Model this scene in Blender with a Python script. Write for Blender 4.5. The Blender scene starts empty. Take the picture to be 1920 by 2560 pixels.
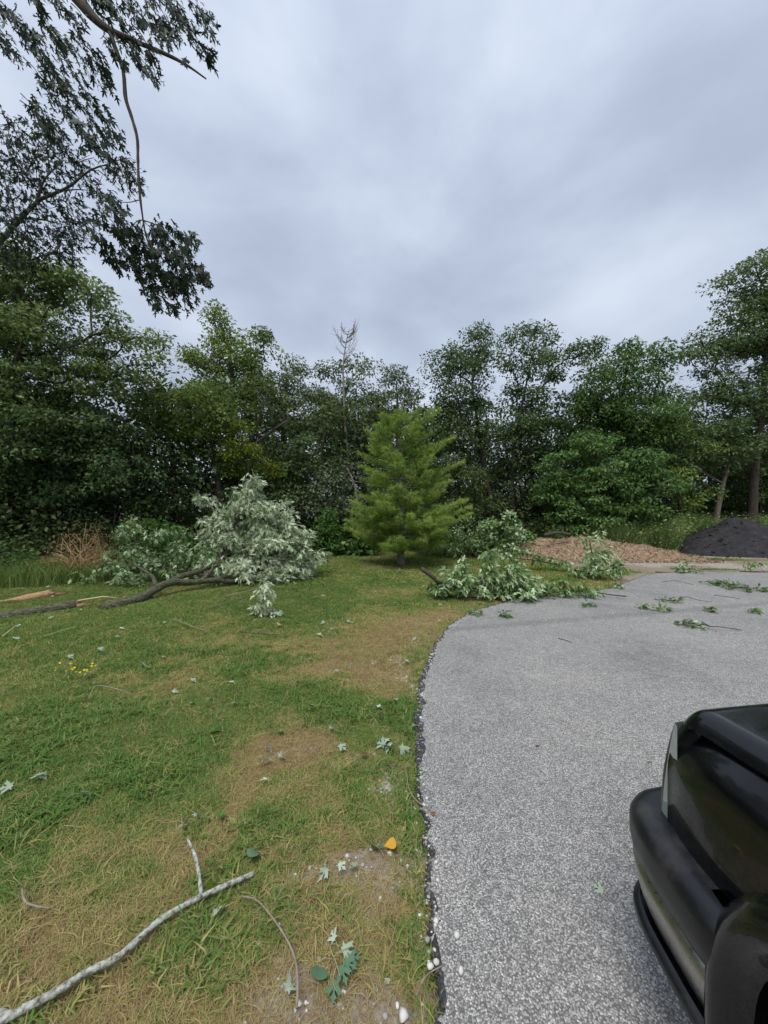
import bpy, bmesh, math, random
import numpy as np
from mathutils import Vector, Matrix

# ------------------------------------------------------------------ camera, sky, sun, exposure
S = bpy.context.scene
COL = S.collection
H, F, CX, YH = 1.6, 960.0, 960.0, 1280.0          # eye height; focal length and centre of the 1920x2560 photograph

cam_d = bpy.data.cameras.new('camera')
cam_d.sensor_fit = 'HORIZONTAL'; cam_d.sensor_width = 36.0; cam_d.lens = 18.0
cam_d.clip_start = 0.02; cam_d.clip_end = 2000
cam = bpy.data.objects.new('camera', cam_d); COL.objects.link(cam)
cam.location = (0, 0, H); cam.rotation_euler = (math.radians(90), 0, 0)
S.camera = cam

SUN_EL, SUN_AZ = math.radians(62), math.radians(200)     # behind the photographer, high, diffused by cloud
w = bpy.data.worlds.new('World'); S.world = w; w.use_nodes = True
nt = w.node_tree; N = nt.nodes; L = nt.links; N.clear()
def wn(t, **k):
    n = N.new(t)
    for a, b in k.items(): setattr(n, a, b)
    return n
out = wn('ShaderNodeOutputWorld'); bg = wn('ShaderNodeBackground'); bg.inputs['Strength'].default_value = 0.1
sky = wn('ShaderNodeTexSky'); sky.sky_type = 'NISHITA'; sky.sun_disc = False
sky.sun_elevation = SUN_EL; sky.sun_rotation = SUN_AZ; sky.dust_density = 3.0
tc = wn('ShaderNodeTexCoord'); sep = wn('ShaderNodeSeparateXYZ'); L.new(tc.outputs['Generated'], sep.inputs[0])
zc = wn('ShaderNodeMath', operation='MAXIMUM'); L.new(sep.outputs['Z'], zc.inputs[0]); zc.inputs[1].default_value = 0.0
mp = wn('ShaderNodeMapping'); mp.inputs['Location'].default_value = (3.4, 1.9, 0.3); mp.inputs['Scale'].default_value = (1.0, 1.0, 1.9)
L.new(tc.outputs['Generated'], mp.inputs[0])
n1 = wn('ShaderNodeTexNoise'); n1.inputs['Scale'].default_value = 2.3; n1.inputs['Detail'].default_value = 7; n1.inputs['Roughness'].default_value = 0.5; n1.inputs['Distortion'].default_value = 0.15
L.new(mp.outputs[0], n1.inputs['Vector'])
cr = wn('ShaderNodeValToRGB')
cr.color_ramp.interpolation = 'B_SPLINE'
els = cr.color_ramp.elements
els[0].position = 0.30; els[0].color = (0.338, 0.392, 0.498, 1)
els[1].position = 0.72; els[1].color = (0.615, 0.675, 0.78, 1)
e = els.new(0.5); e.color = (0.440, 0.502, 0.622, 1)
L.new(n1.outputs['Fac'], cr.inputs[0])
# overcast luminance: dimmer towards the horizon (CIE overcast form)
lum = wn('ShaderNodeMath', operation='MULTIPLY_ADD'); L.new(zc.outputs[0], lum.inputs[0]); lum.inputs[1].default_value = 2.3; lum.inputs[2].default_value = 6.5
sc_ = wn('ShaderNodeVectorMath', operation='SCALE'); L.new(cr.outputs['Color'], sc_.inputs[0]); L.new(lum.outputs[0], sc_.inputs['Scale'])
mx = wn('ShaderNodeMix', data_type='RGBA'); mx.inputs['Factor'].default_value = 0.93
L.new(sky.outputs['Color'], mx.inputs['A']); L.new(sc_.outputs[0], mx.inputs['B'])
L.new(mx.outputs['Result'], bg.inputs['Color']); L.new(bg.outputs[0], out.inputs[0])

sun_d = bpy.data.lights.new('sun', 'SUN'); sun_d.energy = 1.5; sun_d.angle = math.radians(28); sun_d.color = (1.0, 0.97, 0.92)
sun = bpy.data.objects.new('sun', sun_d); COL.objects.link(sun)
sdir = Vector((math.sin(SUN_AZ) * math.cos(SUN_EL), math.cos(SUN_AZ) * math.cos(SUN_EL), math.sin(SUN_EL)))
sun.rotation_euler = sdir.to_track_quat('Z', 'Y').to_euler(); sun.location = (0, -4, 14)

S.view_settings.view_transform = 'Standard'; S.view_settings.look = 'None'
S.view_settings.exposure = 0.72; S.view_settings.gamma = 1.0; S.view_settings.use_curve_mapping = False
S.render.engine = 'CYCLES'
S.cycles.max_bounces = 6; S.cycles.diffuse_bounces = 2; S.cycles.use_adaptive_sampling = True; S.cycles.adaptive_threshold = 0.02; S.cycles.transmission_bounces = 4; S.cycles.transparent_max_bounces = 4

# ------------------------------------------------------------------ helpers
rng = np.random.default_rng(7)
def gp(px, py, z=0.0):                       # the spot on the ground that the photograph shows at a pixel
    d = F * (H - z) / (py - YH); return np.array([(px - CX) / F * d, d, z])
def wp(px, py, d):                           # the spot at that pixel, d metres away
    return np.array([(px - CX) / F * d, d, H + (YH - py) / F * d])

def tag(o, label=None, cat=None, group=None, kind=None):
    if label: o['label'] = label
    if cat: o['category'] = cat
    if group: o['group'] = group
    if kind: o['kind'] = kind
    return o
def empty(name, loc, label, cat, group=None):
    o = bpy.data.objects.new(name, None); COL.objects.link(o); o.location = loc; o.empty_display_size = 0.2
    return tag(o, label, cat, group)
def link(name, me, parent=None):
    o = bpy.data.objects.new(name, me); COL.objects.link(o)
    if parent is not None: o.parent = parent
    return o
def make_mesh(name, V, faces, mat=None, rnd=None, smooth=False, attrs=None):
    """V (n,3); faces: one (m,k) array or a list of such arrays."""
    if not isinstance(faces, list): faces = [faces]
    faces = [np.asarray(f, dtype=np.int32) for f in faces if len(f)]
    me = bpy.data.meshes.new(name)
    V = np.ascontiguousarray(V, dtype=np.float32)
    me.vertices.add(len(V)); me.vertices.foreach_set('co', V.ravel())
    loops = np.concatenate([f.ravel() for f in faces]); tot = np.concatenate([np.full(len(f), f.shape[1]) for f in faces])
    st = np.concatenate([[0], np.cumsum(tot)[:-1]]).astype(np.int32)
    me.loops.add(len(loops)); me.loops.foreach_set('vertex_index', loops)
    me.polygons.add(len(tot)); me.polygons.foreach_set('loop_start', st)
    if smooth: me.polygons.foreach_set('use_smooth', np.ones(len(tot), dtype=bool))
    me.update(calc_edges=True)
    if rnd is not None:
        a = me.attributes.new('rnd', 'FLOAT', 'POINT'); a.data.foreach_set('value', np.ascontiguousarray(rnd, dtype=np.float32))
    for k, v in (attrs or {}).items():
        a = me.attributes.new(k, 'FLOAT', 'POINT'); a.data.foreach_set('value', np.ascontiguousarray(v, dtype=np.float32))
    if mat: me.materials.append(mat)
    return me
class MB:                                    # collects shapes for one mesh
    def __init__(s): s.V = []; s.Q = []; s.T = []; s.R = []; s.n = 0
    def add(s, V, Q=None, T=None, r=None):
        V = np.asarray(V, float)
        if Q is not None and len(Q): s.Q.append(np.asarray(Q, int) + s.n)
        if T is not None and len(T): s.T.append(np.asarray(T, int) + s.n)
        s.V.append(V); s.n += len(V)
        s.R.append(np.broadcast_to(np.asarray(0.5 if r is None else r, float), (len(V),)))
    def mesh(s, name, mat, org=(0, 0, 0), smooth=False):
        V = np.concatenate(s.V) - np.asarray(org)
        fs = []
        if s.Q: fs.append(np.concatenate(s.Q))
        if s.T: fs.append(np.concatenate(s.T))
        return make_mesh(name, V, fs, mat, np.concatenate(s.R), smooth)
    def build(s, name, mat, parent=None, org=None, smooth=False):
        if org is None: org = tuple(parent.location) if parent is not None else (0, 0, 0)
        return link(name, s.mesh(name, mat, org, smooth), parent)
def unit(v):
    v = np.asarray(v, float); return v / (np.linalg.norm(v, axis=-1, keepdims=True) + 1e-9)
def tube(mb, P, R, sides=6, cap=True, jag=0.0, r=None):
    P = np.asarray(P, float); n = len(P); R = np.broadcast_to(np.asarray(R, float), (n,))
    T = np.gradient(P, axis=0); T = unit(T)
    ref = np.array([0.0, 0, 1]) if abs(T[0][2]) < 0.9 else np.array([1.0, 0, 0])
    a = np.linspace(0, 2 * np.pi, sides, endpoint=False); V = []
    A = unit(np.cross(T[0], ref))
    for i in range(n):
        A = unit(A - T[i] * A.dot(T[i])); B = np.cross(T[i], A)
        k = R[i] * (1 + jag * rng.normal(size=(sides, 1))) if jag else R[i]
        V.append(P[i] + k * (np.cos(a)[:, None] * A + np.sin(a)[:, None] * B))
    V = np.concatenate(V); j = np.arange(sides); j2 = (j + 1) % sides
    Q = np.concatenate([np.stack([i * sides + j, i * sides + j2, (i + 1) * sides + j2, (i + 1) * sides + j], 1) for i in range(n - 1)])
    Tt = None
    if cap:
        V = np.concatenate([V, P[:1], P[-1:]]); c0, c1 = n * sides, n * sides + 1; e = (n - 1) * sides
        Tt = np.concatenate([np.stack([np.full(sides, c0), j2, j], 1), np.stack([np.full(sides, c1), e + j, e + j2], 1)])
    mb.add(V, Q, Tt, r)
def smooth_path(P, n):                       # Catmull-Rom through points
    P = np.asarray(P, float)
    if len(P) < 3: return P[0] + (P[-1] - P[0]) * np.linspace(0, 1, n)[:, None]
    Q = np.vstack([2 * P[0] - P[1], P, 2 * P[-1] - P[-2]]); t = np.linspace(0, len(P) - 1, n); o = []
    for x in t:
        i = min(int(x), len(P) - 2); u = x - i; a, b, c, d = Q[i:i + 4]
        o.append(0.5 * (2 * b + (c - a) * u + (2 * a - 5 * b + 4 * c - d) * u * u + (3 * b - a - 3 * c + d) * u ** 3))
    return np.array(o)
def interp(vals, n):
    vals = np.asarray(vals, float); return np.interp(np.linspace(0, len(vals) - 1, n), np.arange(len(vals)), vals)
def box(mb, c, s, rz=0.0):
    c = np.asarray(c, float); s = np.asarray(s, float) / 2
    V = np.array([[x, y, z] for x in (-1, 1) for y in (-1, 1) for z in (-1, 1)]) * s
    ca, sa = math.cos(rz), math.sin(rz); V = np.stack([V[:, 0] * ca - V[:, 1] * sa, V[:, 0] * sa + V[:, 1] * ca, V[:, 2]], 1) + c
    mb.add(V, [[0, 1, 3, 2], [4, 6, 7, 5], [0, 4, 5, 1], [2, 3, 7, 6], [0, 2, 6, 4], [1, 5, 7, 3]])
# value noise on a hashed lattice
def _h(ix, iy, s):
    n = (ix * 374761393 + iy * 668265263 + s * 974634777) & 0xffffffff
    n = ((n ^ (n >> 13)) * 1274126177) & 0xffffffff
    return ((n ^ (n >> 16)) & 0xffff) / 65535.0
def vnoise(x, y, s=0):
    x = np.asarray(x, float); y = np.asarray(y, float)
    ix = np.floor(x).astype(np.int64); iy = np.floor(y).astype(np.int64); fx = x - ix; fy = y - iy
    fx = fx * fx * (3 - 2 * fx); fy = fy * fy * (3 - 2 * fy)
    a, b, c, d = _h(ix, iy, s), _h(ix + 1, iy, s), _h(ix, iy + 1, s), _h(ix + 1, iy + 1, s)
    return (a * (1 - fx) + b * fx) * (1 - fy) + (c * (1 - fx) + d * fx) * fy
def fbm(x, y, s=0, o=4):
    v = 0; a = 0.5; t = 0
    for k in range(o): v = v + a * vnoise(x, y, s + k * 17); t += a; a *= 0.5; x = x * 2.03 + 5.1; y = y * 2.03 + 1.7
    return v / t
def sstep(a, b, x):
    t = np.clip((np.asarray(x, float) - a) / (b - a), 0, 1); return t * t * (3 - 2 * t)

# ------------------------------------------------------------------ materials
def mat_new(name):
    m = bpy.data.materials.new(name); m.use_nodes = True; m.node_tree.nodes.clear()
    return m, m.node_tree.nodes, m.node_tree.links
def ramp(nodes, stops):
    r = nodes.new('ShaderNodeValToRGB'); el = r.color_ramp.elements
    while len(el) > 1: el.remove(el[-1])
    for i, (p, c) in enumerate(stops):
        x = el[0] if i == 0 else el.new(p)
        x.position = p; x.color = (*c, 1)
    return r
def leaf_mat(name, stops, trans=0.28, rough=0.5, instancer=False, spec=0.14):
    m, n, l = mat_new(name); o = n.new('ShaderNodeOutputMaterial'); b = n.new('ShaderNodeBsdfPrincipled'); t = n.new('ShaderNodeBsdfTranslucent'); x = n.new('ShaderNodeMixShader')
    a = n.new('ShaderNodeAttribute'); a.attribute_name = 'rnd'
    r = ramp(n, stops)
    if instancer:
        ai = n.new('ShaderNodeAttribute'); ai.attribute_type = 'INSTANCER'; ai.attribute_name = 'tint'
        ad = n.new('ShaderNodeMath'); ad.operation = 'MULTIPLY_ADD'; l.new(a.outputs['Fac'], ad.inputs[0]); ad.inputs[1].default_value = 0.3; l.new(ai.outputs['Fac'], ad.inputs[2])
        l.new(ad.outputs[0], r.inputs[0])
    else: l.new(a.outputs['Fac'], r.inputs[0])
    l.new(r.outputs[0], b.inputs['Base Color']); b.inputs['Roughness'].default_value = rough; b.inputs['Specular IOR Level'].default_value = spec
    hs = n.new('ShaderNodeHueSaturation'); hs.inputs['Hue'].default_value = 0.485; hs.inputs['Saturation'].default_value = 1.1; hs.inputs['Value'].default_value = 1.2
    l.new(r.outputs[0], hs.inputs['Color']); l.new(hs.outputs[0], t.inputs['Color'])
    x.inputs[0].default_value = trans; l.new(b.outputs[0], x.inputs[1]); l.new(t.outputs[0], x.inputs[2]); l.new(x.outputs[0], o.inputs[0])
    return m
def noise_mat(name, stops, scale=8.0, detail=6, rough=0.85, bump=0.3, bscale=None, stretch=(1, 1, 1), spec=0.3, dist=0.01):
    m, n, l = mat_new(name); o = n.new('ShaderNodeOutputMaterial'); b = n.new('ShaderNodeBsdfPrincipled')
    tc = n.new('ShaderNodeTexCoord'); mp = n.new('ShaderNodeMapping'); mp.inputs['Scale'].default_value = stretch; l.new(tc.outputs['Object'], mp.inputs[0])
    x = n.new('ShaderNodeTexNoise'); x.inputs['Scale'].default_value = scale; x.inputs['Detail'].default_value = detail; x.inputs['Roughness'].default_value = 0.65; l.new(mp.outputs[0], x.inputs['Vector'])
    r = ramp(n, stops); l.new(x.outputs['Fac'], r.inputs[0]); l.new(r.outputs[0], b.inputs['Base Color'])
    b.inputs['Roughness'].default_value = rough; b.inputs['Specular IOR Level'].default_value = spec
    if bump:
        y = n.new('ShaderNodeTexNoise'); y.inputs['Scale'].default_value = bscale or scale * 2; y.inputs['Detail'].default_value = 6; l.new(mp.outputs[0], y.inputs['Vector'])
        bp = n.new('ShaderNodeBump'); bp.inputs['Strength'].default_value = bump; bp.inputs['Distance'].default_value = dist; l.new(y.outputs['Fac'], bp.inputs['Height']); l.new(bp.outputs[0], b.inputs['Normal'])
    l.new(b.outputs[0], o.inputs[0]); return m
M = {}
# leaves: mid to light greens as the species differ
M['leaf_dark'] = leaf_mat('leaf_dark', [(0, (0.058, 0.101, 0.041)), (.6, (0.105, 0.172, 0.064)), (1, (0.198, 0.263, 0.115))])
M['leaf_blue'] = leaf_mat('leaf_blue', [(0, (0.077, 0.131, 0.050)), (.6, (0.157, 0.227, 0.080)), (1, (0.390, 0.477, 0.215))])
M['leaf_grey'] = leaf_mat('leaf_grey', [(0, (0.094, 0.134, 0.069)), (.6, (0.169, 0.226, 0.116)), (1, (0.356, 0.422, 0.255))])
M['leaf_olive'] = leaf_mat('leaf_olive', [(0, (0.094, 0.148, 0.043)), (.6, (0.169, 0.248, 0.064)), (1, (0.300, 0.377, 0.108))])
M['leaf_green'] = leaf_mat('leaf_green', [(0, (0.066, 0.125, 0.037)), (.6, (0.116, 0.214, 0.062)), (1, (0.214, 0.321, 0.102))])
M['leaf_bright'] = leaf_mat('leaf_bright', [(0, (0.069, 0.149, 0.034)), (.6, (0.115, 0.230, 0.052)), (1, (0.196, 0.322, 0.092))])
M['leaf_yellow'] = leaf_mat('leaf_yellow', [(0, (0.077, 0.117, 0.015)), (.6, (0.155, 0.198, 0.023)), (1, (0.248, 0.288, 0.038))])
M['leaf_silver'] = leaf_mat('leaf_silver', [(0, (0.102, 0.161, 0.058)), (.28, (0.192, 0.265, 0.125)), (.55, (0.419, 0.515, 0.317)), (1, (0.720, 0.784, 0.558))], trans=0.2, rough=0.6)
M['leaf_mixed'] = leaf_mat('leaf_mixed', [(0, (0.058, 0.123, 0.028)), (.4, (0.117, 0.209, 0.057)), (.65, (0.303, 0.419, 0.208)), (1, (0.607, 0.739, 0.454))], trans=0.22)
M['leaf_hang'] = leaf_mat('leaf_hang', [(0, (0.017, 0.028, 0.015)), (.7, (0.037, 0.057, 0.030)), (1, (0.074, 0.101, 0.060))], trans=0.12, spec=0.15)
M['leaf_pale'] = leaf_mat('leaf_pale', [(0, (.28, .37, .25)), (.5, (.40, .48, .37)), (1, (.54, .61, .49))], trans=0.15, rough=0.65)
M['leaf_cotton'] = leaf_mat('leaf_cotton', [(0, (.10, .19, .11)), (1, (.16, .27, .16))], trans=0.15)
M['leaf_gold'] = leaf_mat('leaf_gold', [(0, (0.558, 0.289, 0.030)), (1, (0.720, 0.425, 0.060))], trans=0.15)
M['leaf_wood'] = leaf_mat('leaf_wood', [(0, (.040, .066, .026)), (.35, (.066, .112, .040)), (.6, (.100, .140, .046)), (.85, (.135, .170, .070)), (1, (.20, .225, .095))])
M['leaf_brown'] = leaf_mat('leaf_brown', [(0, (.16, .07, .04)), (1, (.35, .17, .09))], trans=0.1)
M['leaf_orange'] = leaf_mat('leaf_orange', [(0, (.55, .25, .10)), (1, (.65, .32, .15))], trans=0.1)
M['dead_brush'] = leaf_mat('dead_brush', [(0, (.20, .115, .055)), (.6, (.33, .205, .095)), (1, (.50, .36, .18))], trans=0.1)
M['needle'] = leaf_mat('needle', [(0, (.115, .210, .042)), (.5, (.250, .375, .085)), (1, (.41, .53, .15))], trans=0.42, rough=0.5)
M['weed'] = leaf_mat('weed', [(0, (0.106, 0.175, 0.063)), (.6, (0.212, 0.320, 0.099)), (.9, (0.386, 0.484, 0.198)), (1, (0.656, 0.503, 0.288))])
M['blade'] = leaf_mat('blade', [(0, (.118, .222, .052)), (.26, (.178, .275, .070)), (.46, (.262, .315, .094)), (.64, (.385, .370, .132)), (.84, (.50, .425, .185)), (1.0, (.39, .285, .150))], trans=0.3, rough=0.55, instancer=True, spec=.12)
M['tall_blade'] = leaf_mat('tall_blade', [(0, (0.105, 0.182, 0.051)), (.7, (0.211, 0.309, 0.085)), (1, (0.527, 0.491, 0.220))])
M['bark'] = noise_mat('bark', [(.3, (.035, .028, .021)), (.6, (.085, .068, .052)), (.8, (.13, .11, .09))], 9, bump=.6, stretch=(1, 1, .3), dist=.02)
M['bark_light'] = noise_mat('bark_light', [(.3, (.10, .08, .062)), (.6, (.22, .185, .15)), (.8, (.32, .28, .24))], 9, bump=.5, stretch=(1, 1, .3), dist=.02)
M['bark_moss'] = noise_mat('bark_moss', [(.30, (.028, .028, .016)), (.46, (.085, .082, .048)), (.60, (.165, .160, .098)), (.8, (.25, .24, .165))], 30, detail=9, bump=1.0, bscale=34, dist=.05, stretch=(.55, .55, 1.6))
M['lichen'] = noise_mat('lichen', [(.36, (.10, .085, .068)), (.44, (.26, .25, .215)), (.54, (.42, .44, .385)), (.75, (.60, .62, .55))], 55, detail=9, bump=.8, bscale=120, dist=.005)
M['twig'] = noise_mat('twig', [(.3, (.16, .125, .09)), (.7, (.36, .31, .24))], 30, bump=.3, dist=.003)
M['twig_dark'] = noise_mat('twig_dark', [(.3, (.05, .038, .028)), (.7, (.13, .10, .08))], 30, bump=.3, dist=.003)
M['twig_green'] = noise_mat('twig_green', [(.3, (.25, .28, .12)), (.7, (.42, .42, .22))], 20, bump=0)
M['wood'] = noise_mat('wood', [(.25, (.30, .16, .075)), (.5, (.52, .31, .16)), (.75, (.66, .45, .26))], 16, bump=.7, bscale=30, stretch=(.3, 3, 3), dist=.015)
M['wood_pale'] = noise_mat('wood_pale', [(.3, (.55, .40, .20)), (.7, (.75, .62, .38))], 12, bump=.3, dist=.005)
# ------------------------------------------------------------------ the ground
EDGE_PX = [(1128, 3300), (1105, 2850), (1088, 2560), (1076, 2400), (1070, 2280), (1064, 2150), (1052, 2040), (1046, 1960), (1042, 1860), (1043, 1800), (1050, 1730), (1062, 1680),
           (1082, 1625), (1112, 1580), (1150, 1550), (1200, 1524), (1262, 1506), (1340, 1494), (1480, 1480), (1548, 1464), (1592, 1446), (1650, 1434), (1760, 1430), (1920, 1430), (2250, 1432)]
EDGE = np.array([[0.17, -8], [0.17, -3], [0.16, -0.5]] + [list(gp(x, y)[:2]) for x, y in EDGE_PX] + [[24, 10.4], [24, -8]])
ED = smooth_path(np.c_[EDGE[:-2], np.zeros(len(EDGE) - 2)], 700)[:, :2]
def edge_dist(x, y):                          # signed: negative on the pavement
    P = np.stack([np.ravel(x), np.ravel(y)], 1); d = np.full(len(P), 1e9)
    E = ED[::2]
    for i in range(0, len(P), 20000):
        q = P[i:i + 20000]; d[i:i + 20000] = np.sqrt(((q[:, None] - E[None]) ** 2).sum(2).min(1))
    poly = np.vstack([ED, [[24, 10.4], [24, -8]]]); ins = np.zeros(len(P), bool); j = len(poly) - 1
    for i in range(len(poly)):
        a, b = poly[i], poly[j]; j = i
        if a[1] == b[1]: continue
        ins ^= ((a[1] > P[:, 1]) != (b[1] > P[:, 1])) & (P[:, 0] < (b[0] - a[0]) * (P[:, 1] - a[1]) / (b[1] - a[1]) + a[0])
    return np.where(ins, -d, d).reshape(np.shape(x))
# patches of the lawn, given where the photograph shows them: (px, py, radius x, radius y, amount)
DRY = [(620, 2010, 90, 50, .30), (690, 1880, 80, 45, .30), (760, 1760, 60, 40, .22), (840, 1660, 90, 26, .30), (930, 1590, 90, 20, .28), (1000, 1545, 80, 14, .25), (430, 2160, 120, 60, .22), (700, 1870, 110, 45, .42), (640, 1960, 120, 60, .28), (820, 1620, 170, 30, .30), (640, 1610, 150, 22, .22), (800, 1680, 150, 25, .22), (560, 2090, 170, 70, .30), (330, 2060, 140, 50, .25), (200, 2130, 120, 60, .22),
       (250, 2330, 260, 90, .26), (120, 2480, 170, 80, .26), (650, 2520, 120, 50, .28), (460, 2230, 160, 80, .24), (930, 1700, 90, 40, .2), (960, 1560, 130, 25, .2), (1100, 1530, 60, 14, .25),
       (300, 1850, 240, 60, -.34), (100, 1930, 170, 60, -.36), (620, 1720, 80, 60, -.38), (830, 1790, 110, 60, -.42), (470, 1860, 150, 50, -.25), (560, 1850, 60, 50, -.3), (520, 1960, 60, 30, -.2), (60, 2180, 90, 90, -.28), (480, 2400, 120, 70, -.26),
       (640, 2330, 90, 60, -.25), (400, 2130, 60, 30, -.24), (960, 1780, 70, 50, -.2), (850, 1600, 60, 15, -.15), (1060, 2300, 30, 120, -.1), (720, 2060, 80, 60, -.12)]
BARE = [(900, 1880, 85, 28, .85), (900, 2210, 120, 75, .9), (800, 2200, 80, 50, .5), (760, 2440, 140, 80, .65), (840, 2520, 190, 75, .95), (960, 2160, 60, 30, .5), (700, 1880, 60, 22, .35), (1010, 2560, 90, 40, .6), (600, 1990, 40, 30, .3), (960, 1680, 60, 18, .3),
        (1010, 1650, 40, 14, .35), (450, 1665, 18, 6, .5), (880, 2320, 60, 40, .35)]
GRAV = [(1000, 1980, 45, 60, .85), (980, 2090, 50, 40, .45), (1010, 1700, 26, 50, .55), (980, 1650, 60, 14, .5), (1050, 1610, 30, 30, .5), (1030, 1900, 22, 40, .5)]
def blobs(x, y, lst):
    y = np.maximum(y, 0.25); px = CX + F * x / y; py = YH + F * H / y; v = np.zeros(np.shape(x))
    sc = np.clip((py - YH) / 600, .05, 2); px = px + 170 * sc * (fbm(x * 2.2, y * 2.2, 101, 4) - .5) + 60 * sc * (fbm(x * 9, y * 9, 103, 3) - .5); py = py + 110 * sc * (fbm(x * 2.2 + 7, y * 2.2, 102, 4) - .5) + 45 * sc * (fbm(x * 9, y * 9 + 3, 104, 3) - .5)
    for a, b, rx, ry, k in lst:
        v += k * np.exp(-(((px - a) / rx) ** 2 + ((py - b) / ry) ** 2))
    return v
def fields(x, y):
    ed = edge_dist(x, y)
    n = fbm(x * .9 + 4, y * .9, 3, 5); n2 = fbm(x * 4.5, y * 4.5, 9, 4)
    dry = .38 + .85 * (n - .5) + .65 * (n2 - .5) + 1.3 * blobs(x, y, DRY) + .5 * (fbm(x * 14, y * 14, 19, 3) - .5)
    dry = dry - .05 + (.16 + .30 * fbm(x * 1.7, y * 1.7, 57, 4)) * np.exp(-((ed - .40) / .42) ** 2) * (y < 9) - .10 * sstep(1.2, 2.6, ed) * (y < 9)
    bare = blobs(x, y, BARE) + .6 * (n2 - .52) * (.25 + blobs(x, y, BARE)) + .30 * (fbm(x * 3, y * 3, 27) - .1) * np.exp(-(np.maximum(ed, 0) / .28) ** 2)
    # tan ground and gravel beyond the pavement
    far = sstep(4.6, 6.5, x - .0 + .6 * (fbm(x * .7, y * .7, 21) - .5)) * sstep(7.6, 8.3, y) * (1 - sstep(13.6, 15.0, y + 1.2 * (fbm(x * .6, y * .6, 5) - .5)))
    green_isl = np.exp(-(((x - 5.6) / 1.3) ** 2 + ((y - 10.4) / .75) ** 2)) + .9 * np.exp(-(((x - 11.5) / 2.0) ** 2 + ((y - 12.9) / .35) ** 2)) + .8 * np.exp(-(((x - 9.2) / 1.0) ** 2 + ((y - 10.75) / .22) ** 2))
    bare = np.maximum(bare, far * (1.1 - 1.25 * green_isl) * (.75 + .9 * (n2 - .3)))
    grav = blobs(x, y, GRAV) * (.4 + 1.1 * fbm(x * 8, y * 8, 29)) + .55 * sstep(.42, .62, fbm(x * 2.5, y * 2.5, 28)) * np.exp(-(np.maximum(ed, 0) / .08) ** 2)
    grav = np.maximum(grav, far * .6 * sstep(.35, .6, fbm(x * 1.1, y * 2.2, 41)) * (1 - green_isl))
    return ed, np.clip(dry, 0, 1), np.clip(bare, 0, 1), np.clip(grav, 0, 1)
# the wood's edge, left to right
WOOD = np.array([[-30, 8.6], [-14, 9.0], [-9, 9.6], [-7.2, 10.6], [-5.6, 12.2], [-4.2, 13.6], [-2.2, 15.0], [0, 15.6], [2.5, 15.6], [5, 15.8], [8, 16.2], [12, 17.0], [18, 17.0], [34, 17.5]])
def wood_y(x): return np.interp(x, WOOD[:, 0], WOOD[:, 1])
def ground_z(x, y, ed=None):
    if ed is None: ed = edge_dist(x, y)
    z = .05 * (fbm(x * .8, y * .8, 61, 3) - .5) + .018 * (fbm(x * 7, y * 7, 77, 3) - .5)
    return z * sstep(.02, .5, ed) - .012 - .06 * sstep(.03, -.06, ed)

def axis(lo, hi, fine_lo, fine_hi, step, grow):
    c = list(np.arange(fine_lo, fine_hi, step)); s = step; x = fine_lo; a = []
    while x > lo: s *= grow; x -= s; a.append(x)
    s = step; x = c[-1]; b = []
    while x < hi: s *= grow; x += s; b.append(x)
    return np.array(a[::-1] + c + b)
gx = axis(-400, 400, -1.7, 1.3, .03, 1.045); gy = axis(-60, 600, .9, 3.2, .03, 1.03)
GX, GY = np.meshgrid(gx, gy); ed, dry, bare, grav = fields(GX, GY); gz = ground_z(GX, GY, ed)
nx, ny = len(gx), len(gy); i, j = np.meshgrid(np.arange(nx - 1), np.arange(ny - 1)); k = (j * nx + i).ravel()
wood_floor = sstep(-.6, .8, GY - wood_y(GX))  # litter colour takes over from the turf past the wood's edge
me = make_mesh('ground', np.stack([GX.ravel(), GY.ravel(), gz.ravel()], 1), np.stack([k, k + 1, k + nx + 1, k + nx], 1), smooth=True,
               attrs={'dry': dry.ravel(), 'bare': bare.ravel(), 'grav': grav.ravel(), 'litter': wood_floor.ravel()})
m, n, l = mat_new('soil_and_turf'); o = n.new('ShaderNodeOutputMaterial'); b = n.new('ShaderNodeBsdfPrincipled'); b.inputs['Roughness'].default_value = .95; b.inputs['Specular IOR Level'].default_value = .15
tcn = n.new('ShaderNodeTexCoord')
def nz(scale, detail=6, rough=.65):
    x = n.new('ShaderNodeTexNoise'); x.inputs['Scale'].default_value = scale; x.inputs['Detail'].default_value = detail; x.inputs['Roughness'].default_value = rough; l.new(tcn.outputs['Object'], x.inputs['Vector']); return x
def att(a): x = n.new('ShaderNodeAttribute'); x.attribute_name = a; return x
def mixc(f, a, c):
    x = n.new('ShaderNodeMix'); x.data_type = 'RGBA'; l.new(f, x.inputs['Factor']); l.new(a, x.inputs['A']); l.new(c, x.inputs['B']); return x.outputs['Result']
nf = nz(60); nm = nz(9); turf = ramp(n, [(.0, (.075, .12, .03)), (.4, (.14, .16, .05)), (.75, (.22, .20, .085)), (1, (.25, .195, .10))])
sm = n.new('ShaderNodeMath'); sm.operation = 'MULTIPLY_ADD'; l.new(nf.outputs['Fac'], sm.inputs[0]); sm.inputs[1].default_value = .5
sb = n.new('ShaderNodeMath'); sb.operation = 'SUBTRACT'; l.new(att('dry').outputs['Fac'], sb.inputs[0]); sb.inputs[1].default_value = .2; l.new(sb.outputs[0], sm.inputs[2]); l.new(sm.outputs[0], turf.inputs[0])
soil = ramp(n, [(.3, (.13, .10, .072)), (.45, (.235, .19, .14)), (.58, (.31, .255, .195)), (.72, (.43, .37, .30))]); l.new(nf.outputs['Fac'], soil.inputs[0])
vor = n.new('ShaderNodeTexVoronoi'); vor.inputs['Scale'].default_value = 75; l.new(tcn.outputs['Object'], vor.inputs['Vector'])
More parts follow.
